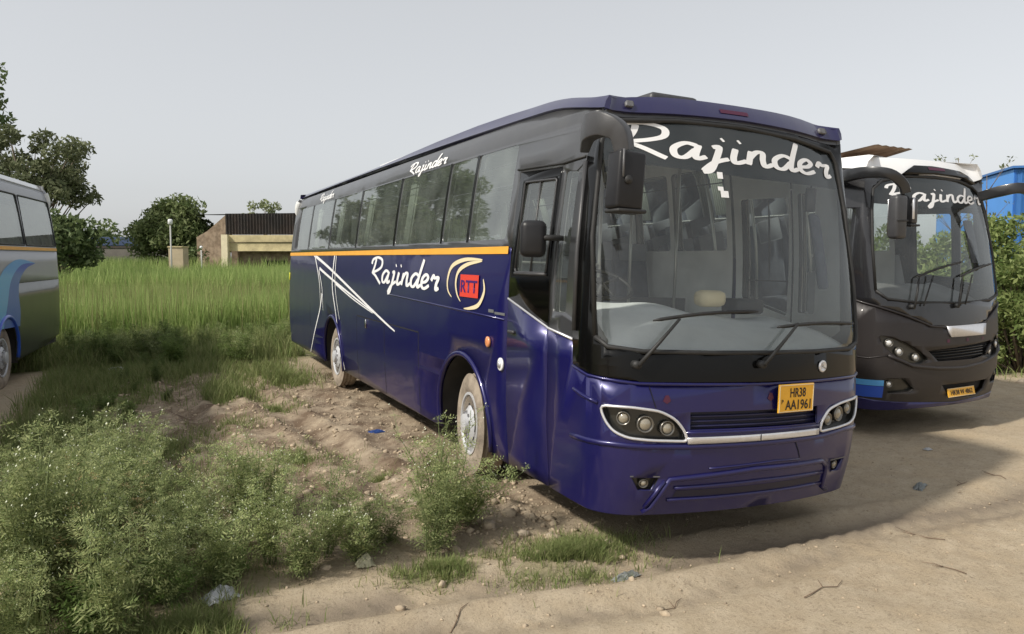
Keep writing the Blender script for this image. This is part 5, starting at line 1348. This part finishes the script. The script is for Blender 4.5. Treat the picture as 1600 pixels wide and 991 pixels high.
# ================================================================ trees, hedge
def leafcloud(name, clusters, size, m, parent, droop=.2):
    """clusters: (x,y,z,r,n)"""
    P = []; 
    for (x, y, z, r, n) in clusters:
        d = rng.normal(0, 1, (n, 3)); d /= np.linalg.norm(d, axis=1)[:, None]; rad = r * rng.random((n, 1)) ** .45
        P.append(np.array([x, y, z]) + d * rad * np.array([1, 1, .75]))
    P = np.concatenate(P); n = len(P); s = size * rng.uniform(.5, 1.3, (n, 1))
    a = rng.normal(0, 1, (n, 3)); a /= np.linalg.norm(a, axis=1)[:, None]; b = rng.normal(0, 1, (n, 3)); b -= a * (a * b).sum(1)[:, None]; b /= np.linalg.norm(b, axis=1)[:, None]
    V = np.stack([P - a * s, P + b * s * .42, P + a * s, P - b * s * .42], 1).reshape(-1, 3); F = np.arange(n * 4).reshape(-1, 4)
    return npobj(name, V, F, m, parent)
BARK = mat('bark', (.14, .11, .085), .95, var=.3, vscale=6, bump=.8, bscale=14)
def tree(label, x, y, H, cr, seed, m, nleaf=14000, trunk_r=.22, ncl=60, zlow=.3, size=.12, cl_r=.8, group=None, name='tree', sparse=1.0, shape='round'):
    r = random.Random(seed); root = thing(name, label, 'tree', (x, y, gz(x, y)), (0, 0, 0), group)
    bm = bmesh.new(); lean = Vector((r.uniform(-.06, .06) * H, r.uniform(-.06, .06) * H, 0)); top = Vector((0, 0, H * .8)) + lean
    tp = [Vector((0, 0, -.1)), Vector((0, 0, 0)) + lean * .1 + Vector((0, 0, H * .2)), lean * .4 + Vector((r.uniform(-.2, .2), r.uniform(-.2, .2), H * .45)), top]
    add_tube(bm, tp, [trunk_r * 1.3, trunk_r, trunk_r * .65, trunk_r * .2], 9); obj('trunk', bm, BARK, root)
    cl = []; bm = bmesh.new()
    for i in range(ncl):
        a = r.uniform(0, 2 * pi)
        if shape == 'round':
            ph = math.acos(r.uniform(-.55, 1)); q = r.uniform(.45, 1.0); c = Vector((cos(a) * sin(ph) * cr * q, sin(a) * sin(ph) * cr * q, H * (1 + zlow) / 2 + cos(ph) * H * (1 - zlow) / 2 * q))
        else:
            t = r.uniform(0, 1); c = Vector((cos(a) * cr * r.uniform(.2, 1) * (1.1 - .6 * t), sin(a) * cr * r.uniform(.2, 1) * (1.1 - .6 * t), H * (zlow + (1 - zlow) * t)))
        c += lean * (c.z / H); rad = cl_r * r.uniform(.55, 1.25); c.z = min(c.z, H - rad * .5)
        cl.append((c.x, c.y, c.z, rad, max(8, int(nleaf / ncl * (rad / cl_r) ** 1.5))))
        b0 = tp[1].lerp(tp[3], min(.95, max(.0, (c.z / H - .35) * 1.1))); mid = b0.lerp(c, .55) + Vector((0, 0, -.05 * H))
        add_tube(bm, [b0, mid, c], [trunk_r * .28, trunk_r * .16, trunk_r * .05], 5)
    obj('limbs', bm, BARK, root); leafcloud('crown', cl, size, m, root); return root
LD = leafmat('tree_leaf_dark', (.075, .115, .045), (.19, .235, .10), .65, .3)
LMd = leafmat('tree_leaf_mid', (.12, .17, .06), (.26, .30, .13), .7, .3)
LG = leafmat('tree_leaf_grey', (.14, .17, .08), (.27, .29, .16), .7, .3)
LH = leafmat('hedge_leaf', (.08, .125, .03), (.23, .27, .10), .6, .35)
tree('tall dark tree at the left edge of the photo, behind the silver coach', -15.0, 50.0, 15.2, 5.0, 3, LD, 26000, .45, 64, .25, .20, 1.4)
tree('open pale green tree with airy branches, right of the tall dark tree', -8.0, 33.5, 7.6, 2.6, 8, LG, 11000, .22, 46, .36, .12, .60)
tree('low dark bushy tree right behind the silver coach, under the airy tree', -7.1, 30.0, 4.2, 1.6, 12, LD, 7000, .18, 26, .15, .13, .75)
tree('round full green tree left of the shed with yellow walls', -2.35, 50.0, 6.1, 2.1, 15, LMd, 17000, .28, 60, .12, .16, 1.0)
tree('dark green bush joined to the right side of the round tree, before the shed', -.5, 48.0, 4.6, 1.5, 16, LD, 6000, .18, 24, .1, .15, .8)
tree('small hazy bush on the far side of the field, left of the round tree', -6.6, 74.0, 4.6, 2.6, 18, LMd, 4000, .2, 22, .1, .2, .9)
tree('faint small tree rising behind the rear end of the blue coach', 4.0, 55.0, 6.9, 1.4, 19, LG, 1200, .12, 14, .4, .16, .6)
# trees to the left that the coach flanks mirror
for i, (x, y, h, c_) in enumerate(((-17, 6, 8.5, 3.4), (-20, 15, 9.5, 4.0), (-19, -6, 7.5, 3.2), (-24, 24, 9, 4))):
    tree(['spreading shade tree beside the yard, nearest the silver coach', 'largest shade tree beyond the silver coach', 'shade tree behind the photographer on the left', 'farthest shade tree on the left side of the yard'][i], x, y, h, c_, 30 + i, LD, 9000, .3, 34, .25, .2, 1.2)
# hedge of scrub on the right
def scrub(label, x, y, H, R_, seed, n=9000, grp=None):
    r = random.Random(seed); root = thing('shrub', label, 'shrub', (x, y, 0), (0, 0, 0), grp); bm = bmesh.new(); cl = []
    for i in range(30):
        a = r.uniform(0, 2 * pi); q = R_ * r.random() ** .5; z = H * r.uniform(.08, .92) * (1 - .25 * (q / R_) ** 2); rad = r.uniform(.28, .5)
        cl.append((cos(a) * q, sin(a) * q, z, rad, n // 30)); add_tube(bm, [(cos(a) * q * .2, sin(a) * q * .2, 0), (cos(a) * q * .7, sin(a) * q * .7, z * .6), (cos(a) * q, sin(a) * q, z)], [.03, .02, .008], 5)
    obj('stems', bm, BARK, root); leafcloud('crown', cl, .062, LH, root)
    return root
hl = [(11.2, 5.0, 3.3, 1.0), (12.3, 6.1, 3.4, 1.1), (10.9, 7.2, 3.3, 1.0), (13.7, 5.3, 3.5, 1.1), (12.4, 8.2, 3.5, 1.2), (9.8, 8.8, 3.2, 1.1), (10.8, 10.6, 3.4, 1.3), (14.8, 7.2, 3.6, 1.2), (9.3, 12.6, 3.6, 1.4), (12.7, 11.5, 4.0, 1.5)]
for i, (x, y, h, q) in enumerate(hl): scrub(['hedge scrub nearest the right edge of the photo, at the rubble line', 'tall hedge scrub just behind the nearest one', 'hedge scrub seen beside the right headlamp of the black coach', 'hedge scrub cut by the right edge of the photo, under the blue building', 'hedge scrub in the second row behind the mirror of the black coach', 'low hedge scrub hidden behind the flank of the black coach', 'hedge scrub seen through the black coach windscreen', 'hedge scrub farthest right in the back row', 'rearmost hedge scrub beside the black coach', 'tallest hedge scrub in the back row'][i], x, y, h, q, 50 + i, 9000, 'scrub of the hedge behind the black coach')
# thin twiggy saplings over the black coach roof
for i, (x, y, h) in enumerate(((16.5, 10.2, 4.95), (17.3, 9.9, 4.5))):
    r = random.Random(70 + i); root = thing('sapling', ['bare twiggy sapling showing just above the white roof of the black coach', 'second twiggy sapling, nearer the blue building'][i], 'tree', (x, y, 0))
    bm = bmesh.new(); add_tube(bm, [(0, 0, 0), (.05, 0, h * .5), (0, .05, h)], [.05, .03, .008], 6); cl = []
    for k in range(16):
        t = r.uniform(.6, 1); a = r.uniform(0, 6.28); e = Vector((cos(a) * .5, sin(a) * .5, h * t + r.uniform(.1, .4))); add_tube(bm, [(0, 0, h * t * .9), e], [.012, .004], 4); cl.append((e.x, e.y, e.z, .16, 9))
    obj('trunk', bm, BARK, root); leafcloud('crown', cl, .06, LG, root)

# ================================================================ buildings beyond the field
CRM = mat('faded_yellow_wall', (.64, .54, .31), .9, var=.18, vscale=1.5, dirt=(.25, .20, .13, .6), dscale=1.2)
BRK = mat('weathered_brick', (.20, .145, .10), .95, var=.3, vscale=4, dirt=(.34, .27, .2, .6), dscale=2)
TIN = mat('dark_corrugated_sheet', (.045, .040, .038), .8, var=.35, vscale=.8, dirt=(.12, .08, .06, .5), dscale=1)
def shed():
    c30 = (-.42588, -.90155); rot = radians(-25.2)
    root = thing('shed', 'long low shed with faded yellow walls and dark corrugated upper sheets, across the field', 'building', (-.25, 44.4, 0), (0, 0, rot))
    # local x runs along the front to the right, y away from the camera
    bm = bmesh.new(); add_box(bm, (5.2, 0, 2.35), (9.6, .25, .95)); add_box(bm, (5.2, .02, 3.38), (9.6, .29, .9)) ; bm.free()
    def B_(nm, c, s, m, par=root, bev=0): 
        b = bmesh.new(); add_box(b, c, s, None, bev, 1) ; return obj(nm, b, m, par, smooth=False)
    B_('wall', (7.3, .6, 1.6), (13.0, .2, 3.2), BRK)
    B_('yellow_band', (7.4, -.08, 3.28), (13.2, .16, .40), CRM); B_('yellow_band', (7.4, -.02, 2.80), (13.0, .14, .50), CRM)
    B_('pillar', (.72, -.15, 1.75), (.36, .5, 3.5), mat_once('cream_pillar', (.72, .64, .45), .8, var=.1)); B_('pillar', (5.8, -.12, 1.2), (.3, .3, 2.4), CRM)
    b = bmesh.new(); n = 150
    vs = [[b.verts.new((.7 + 13.2 * i / n, -.06 - .04 * (i % 2), z)) for z in (3.50, 4.72 + .1 * i / n)] for i in range(n + 1)]
    for i in range(n): b.faces.new([vs[i][0], vs[i + 1][0], vs[i + 1][1], vs[i][1]])
    bmesh.ops.solidify(b, geom=b.faces[:], thickness=.02)
    obj('corrugated_sheet', b, TIN, root, smooth=False)
    b = bmesh.new(); g = [(0, 0), (0, 3.4), (.25, 3.75), (.70, 4.75), (.70, 0)]   # brick return at the left
    f1 = [b.verts.new((-1.6 + p[0] * 3.1, .0 + (1.2 - p[0]) * 1.2, p[1])) for p in g]; b.faces.new(f1); ex = bmesh.ops.extrude_face_region(b, geom=b.faces[:])
    for v in ex['geom']:
        if isinstance(v, bmesh.types.BMVert): v.co.y += .25
    bmesh.ops.recalc_face_normals(b, faces=b.faces[:]); obj('gable_wall', b, BRK, root, smooth=False)
    b = bmesh.new(); q = [(-2.2, .8, 4.70), (14, -.35, 4.88), (14, 7, 5.3), (-2.2, 7, 5.0)]; b.faces.new([b.verts.new(p) for p in q]); bmesh.ops.solidify(b, geom=b.faces[:], thickness=.08); obj('roof', b, TIN, root, smooth=False)
    B_('window', (3.4, .48, 1.5), (1.4, .05, 1.0), M['dark']); B_('door', (8.2, .48, 1.1), (1.6, .05, 2.2), mat_once('rusty_red_door', (.16, .06, .04), .8, var=.3)); B_('lamp_board', (12.4, -.3, 2.55), (.5, .06, .12), M['white'])
shed()
def boxthing(name, label, cat, c, s, m, rot=0, bev=0, kids=()):
    root = thing(name, label, cat, (c[0], c[1], c[2] - s[2] / 2), (0, 0, rot)); b = bmesh.new(); add_box(b, (0, 0, s[2] / 2), s, None, bev, 1); obj('wall', b, m, root, smooth=False)
    for nm, cc, ss, mm in kids:
        b = bmesh.new(); add_box(b, cc, ss, None, .01, 1); obj(nm, b, mm, root, smooth=False)
    return root
GREYW = mat('grey_boundary_wall', (.16, .145, .13), .95, var=.3, vscale=.7)
boxthing('boundary_wall', 'low grey brown wall along the far edge of the field', 'wall', (-6.2, 62.0, 1.45), (13.5, .3, 2.9), GREYW, radians(-25), 0, [('coping', (0, 0, 2.95), (13.6, .42, .12), TIN)])
BT = mat('blue_tarpaulin', (.05, .08, .17), .6, var=.25, vscale=.8)
boxthing('low_shed', 'low shed with a dark blue sheet roof beyond the far wall', 'building', (-5.4, 70, 1.6), (4.4, 3, 3.2), GREYW, radians(-22), 0, [('roof', (0, -.3, 3.5), (4.8, 3.6, .7), BT)])
boxthing('low_shed', 'low shed with a pale grey sheet roof at the left of the far wall', 'building', (-9.2, 72, 1.5), (5.0, 3, 3.0), GREYW, radians(-22), 0, [('roof', (0, -.3, 3.3), (5.4, 3.6, .5), mat_once('pale_sheet', (.20, .20, .20), .7, var=.2))])
boxthing('pump_house', 'small cream block hut in front of the round tree', 'building', (-2.35, 40.2, 1.35), (.75, .7, 2.7), mat_once('hut_plaster', (.46, .38, .26), .9, var=.12), radians(-25), 0, [('roof_slab', (0, 0, 2.73), (.82, .78, .07), CRM)])
root = thing('lamp_post', 'thin pale lamp post standing on the field beside the cream hut', 'lamp post', (-2.72, 39.6, 0)); b = bmesh.new(); add_tube(b, [(0, 0, 0), (0, 0, 4.1)], [.05, .035], 8); obj('pole', b, mat_once('pole_grey', (.42, .42, .40), .6), root); b = bmesh.new(); add_box(b, (0, -.05, 4.0), (.22, .16, .28), None, .04, 1); obj('lamp_head', b, M['white'], root)
root = thing('lamp_post', 'short white headed marker post in front of the shed brick wall', 'lamp post', (-1.05, 43.1, 0)); b = bmesh.new(); add_tube(b, [(0, 0, 0), (0, 0, 2.6)], [.04, .04], 8); obj('pole', b, mat_once('pole_grey', (.42, .42, .40), .6), root); b = bmesh.new(); bmesh.ops.create_uvsphere(b, u_segments=12, v_segments=8, radius=.09); bmesh.ops.translate(b, verts=b.verts[:], vec=(0, 0, 2.75)); obj('lamp_head', b, M['white'], root)
# blue sheet-clad building on the right
def blue_building():
    root = thing('warehouse', 'bright blue sheet clad building above the hedge at the right edge', 'building', (38.1, 22.3, 0), (0, 0, radians(-40))); BS = mat('blue_sheet', (.07, .26, .68), .55, var=.06, vscale=.5)
    b = bmesh.new(); n = 120; Wd = 22
    vs = [[b.verts.new((Wd * i / n, .05 * (i % 2), z)) for z in (0, 6.9)] for i in range(n + 1)]
    for i in range(n): b.faces.new([vs[i][0], vs[i + 1][0], vs[i + 1][1], vs[i][1]])
    bmesh.ops.solidify(b, geom=b.faces[:], thickness=-.05); obj('front_cladding', b, BS, root, smooth=False)
    b = bmesh.new(); add_box(b, (.05, 7.6, 3.44), (.1, 15, 6.88)); add_box(b, (Wd, 7.6, 3.44), (.1, 15, 6.88)); add_box(b, (Wd / 2, 15.1, 3.44), (Wd, .1, 6.88)); objs('side_wall', b, BS, root, smooth=False)
    b = bmesh.new(); add_box(b, (Wd / 2, 7.5, 6.98), (Wd + .3, 15.4, .12)); obj('roof', b, mat_once('roof_sheet_blue', (.05, .16, .42), .5), root, smooth=False)
    b = bmesh.new(); add_box(b, (9, -.08, 2.2), (4, .1, 4.4)); obj('shutter', b, GREYW, root, smooth=False)
blue_building()
# rusty sheet roofing propped over the black coach
def rusty_board():
    root = thing('roof_board', 'rusty brown sheet propped up on the white roof of the black coach', 'metal sheet', (5.02, 3.9, 3.37))
    m_ = mat('rusty_brown_sheet', (.17, .11, .07), .85, var=.5, vscale=3, dirt=(.34, .26, .18, .7), dscale=2.5)
    bm = bmesh.new(); P = [(-.02, -.55, .36), (.74, -.55, .34), (.62, .9, .09), (-.72, .9, .09)]
    n = 10; g = [[bm.verts.new(Vector(P[0]).lerp(Vector(P[1]), i / n).lerp(Vector(P[3]).lerp(Vector(P[2]), i / n), j / 6) + Vector((0, 0, .012 * (i % 2)))) for j in range(7)] for i in range(n + 1)]
    for i in range(n):
        for j in range(6): bm.faces.new([g[i][j], g[i + 1][j], g[i + 1][j + 1], g[i][j + 1]])
    bmesh.ops.solidify(bm, geom=bm.faces[:], thickness=.02); obj('sheet', bm, m_, root, smooth=False)
    for x_ in (.1, .62):
        bm = bmesh.new(); add_tube(bm, [(x_, -.0, .04), (x_, -.0, .20)], .015, 6); obj('prop', bm, M['rubber'], root)
    return root
rusty_board()

# ================================================================ litter, stones
def rag(label, x, y, sx, sy, h, m, seed, rz=0, cat='litter', name='plastic_bag'):
    r = np.random.default_rng(seed); n = 12; bm = bmesh.new(); g = []
    ux = np.linspace(-1, 1, n)
    for i in range(n):
        row = []
        for j in range(n):
            X_ = ux[i] + r.normal(0, .06); Y_ = ux[j] + r.normal(0, .06); q = max(0, 1 - (abs(ux[i]) ** 2.5 + abs(ux[j]) ** 2.5)); k = 1 / (1 + .25 * max(abs(ux[i]), abs(ux[j])) ** 4 * r.random())
            row.append(bm.verts.new((X_ * sx * k, Y_ * sy * k, h * q * r.uniform(.5, 1.2) + .006 + r.uniform(0, .15) * h)))
        g.append(row)
    for i in range(n - 1):
        for j in range(n - 1): bm.faces.new([g[i][j], g[i + 1][j], g[i + 1][j + 1], g[i][j + 1]])
    bmesh.ops.solidify(bm, geom=bm.faces[:], thickness=.002)
    o = obj(name, bm, m); o.location = (x, y, gz(x, y)); o.rotation_euler = (0, 0, rz); tag(o, label, cat)
WP = mat('white_plastic', (.68, .69, .70), .35, var=.1, vscale=20); BP = mat('blue_plastic', (.06, .13, .42), .35)
GP = mat('grey_green_plastic', (.36, .38, .37), .4, var=.2, vscale=20)
rag('crumpled white plastic bag on bare soil below the foreground weeds', -3.70, .88, .12, .09, .06, WP, 1, .4)
rag('scrap of blue plastic on the churned soil left of the coach', -1.52, 5.1, .13, .07, .03, BP, 2, .2, 'litter', 'plastic_scrap')
rag('white plastic scrap on the grass near the silver coach', -4.6, 12.2, .22, .12, .10, WP, 3, .2)
rag('flattened grey plastic sheet on the dirt in front of the black coach', 2.58, .66, .16, .05, .035, GP, 4, .5, 'litter', 'plastic_sheet')
rag('tiny white scrap on the dirt between the two coaches', 3.95, 1.6, .05, .04, .02, WP, 5, 0, 'litter', 'paper_scrap')
rag('pale wrapper caught in the low weed clump', -2.72, 1.02, .07, .06, .07, mat('yellow_white_wrapper', (.60, .58, .42), .5), 6, 0, 'litter', 'wrapper')
rag('grey plastic scrap beside the grass patch in front of the coach', -1.12, .12, .13, .05, .03, GP, 7, .3, 'litter', 'plastic_scrap')
def stone(label, x, y, s, seed, m, cat='stone', name='stone', grp=None):
    r = random.Random(seed); bm = bmesh.new(); bmesh.ops.create_icosphere(bm, subdivisions=2, radius=1)
    for v in bm.verts: v.co = Vector((v.co.x * s * (1 + r.uniform(-.3, .25)), v.co.y * s * .75 * (1 + r.uniform(-.3, .25)), v.co.z * s * .6 * (1 + r.uniform(-.3, .25))))
    o = obj(name, bm, m, None, True, 25); o.location = (x, y, gz(x, y) + s * .2); o.rotation_euler = (0, 0, r.uniform(0, 3)); tag(o, label, cat, grp)
ST = mat('pale_stone', (.40, .33, .25), .95, var=.25, vscale=14, bump=.5, bscale=40)
BR = mat('brick_rubble', (.42, .22, .15), .95, var=.3, vscale=10, bump=.5, bscale=30)
for i, (x, y, s) in enumerate(((-1.97, 2.25, .07), (-1.89, 3.0, .06), (-.93, .64, .05), (-1.42, 1.12, .06), (-1.62, 1.35, .07), (-1.25, .98, .05), (-1.75, 1.62, .06), (-2.15, 3.6, .045))):
    stone(['pale soil lump on the rubble left of the front wheel, the nearer of two', 'pale soil lump on the rubble left of the front wheel, the farther of two', 'pale soil lump under the front left corner of the blue coach', 'soil lump in front of the front wheel, between wheel and grass tuft', 'largest soil lump, just in front of the tyre of the blue coach', 'smallest soil lump ahead of the front tyre, nearest the bumper', 'soil lump touching the tall weed by the front wheel', 'soil lump alone farther back on the churned mud'][i], x, y, s, 80 + i, ST, 'stone', 'soil_lump', 'soil lumps by the front wheel')
for i in range(26):
    x = r8.uniform(9.6, 12.6); stone('broken brick in the rubble line at the foot of the hedge', x, 3.8 + (x - 9.6) * -.15 + r8.uniform(-.35, .35), r8.uniform(.06, .14), 100 + i, BR if i % 3 else ST, 'brick', 'brick_rubble', 'bricks at the foot of the hedge')
# dry twigs on the track
TW = mat('dry_twig', (.17, .12, .08), .95)
tw = [(2.9, .5, .25, .3), (3.55, .45, .35, 1.2), (-1.2, -.45, .3, .5), (-.3, -.7, .45, .2), (1.0, -.9, .3, 2.0), (-2.5, -.1, .25, .6), (1.4, -.45, .5, 1.5)]
TL = ['dry twig on the shaded dirt right of the grey plastic sheet', 'dry twig farthest right, near the edge of the coach shadow', 'forked dry twig on the pale dirt left of the bottom middle of the photo', 'long forked dry twig lying nearest the bottom edge of the photo', 'dry twig by itself on the pale dirt below the right end of the bumper', 'dry twig on the dirt beside the bottom end of the dense weeds', 'long dry twig crossing the shadow edge on the right']
for i, (x, y, l, a) in enumerate(tw):
    r = random.Random(i); bm = bmesh.new(); p = [Vector((0, 0, 0))]
    for k in range(4): p.append(p[-1] + Vector((cos(a + r.uniform(-.5, .5)), sin(a + r.uniform(-.5, .5)), 0)) * l / 4)
    for q in p: q.z = gz(x + q.x, y + q.y) + .008
    add_tube(bm, [q + Vector((x, y, 0)) for q in p], [.004, .004, .003, .003, .0015], 5); m0 = p[2] + Vector((x, y, 0)); add_tube(bm, [m0, m0 + Vector((cos(a + .9) * .09, sin(a + .9) * .09, .012))], [.004, .002], 4)
    tag(obj('twig', bm, TW), TL[i], 'twig', 'dry twigs on the dirt')
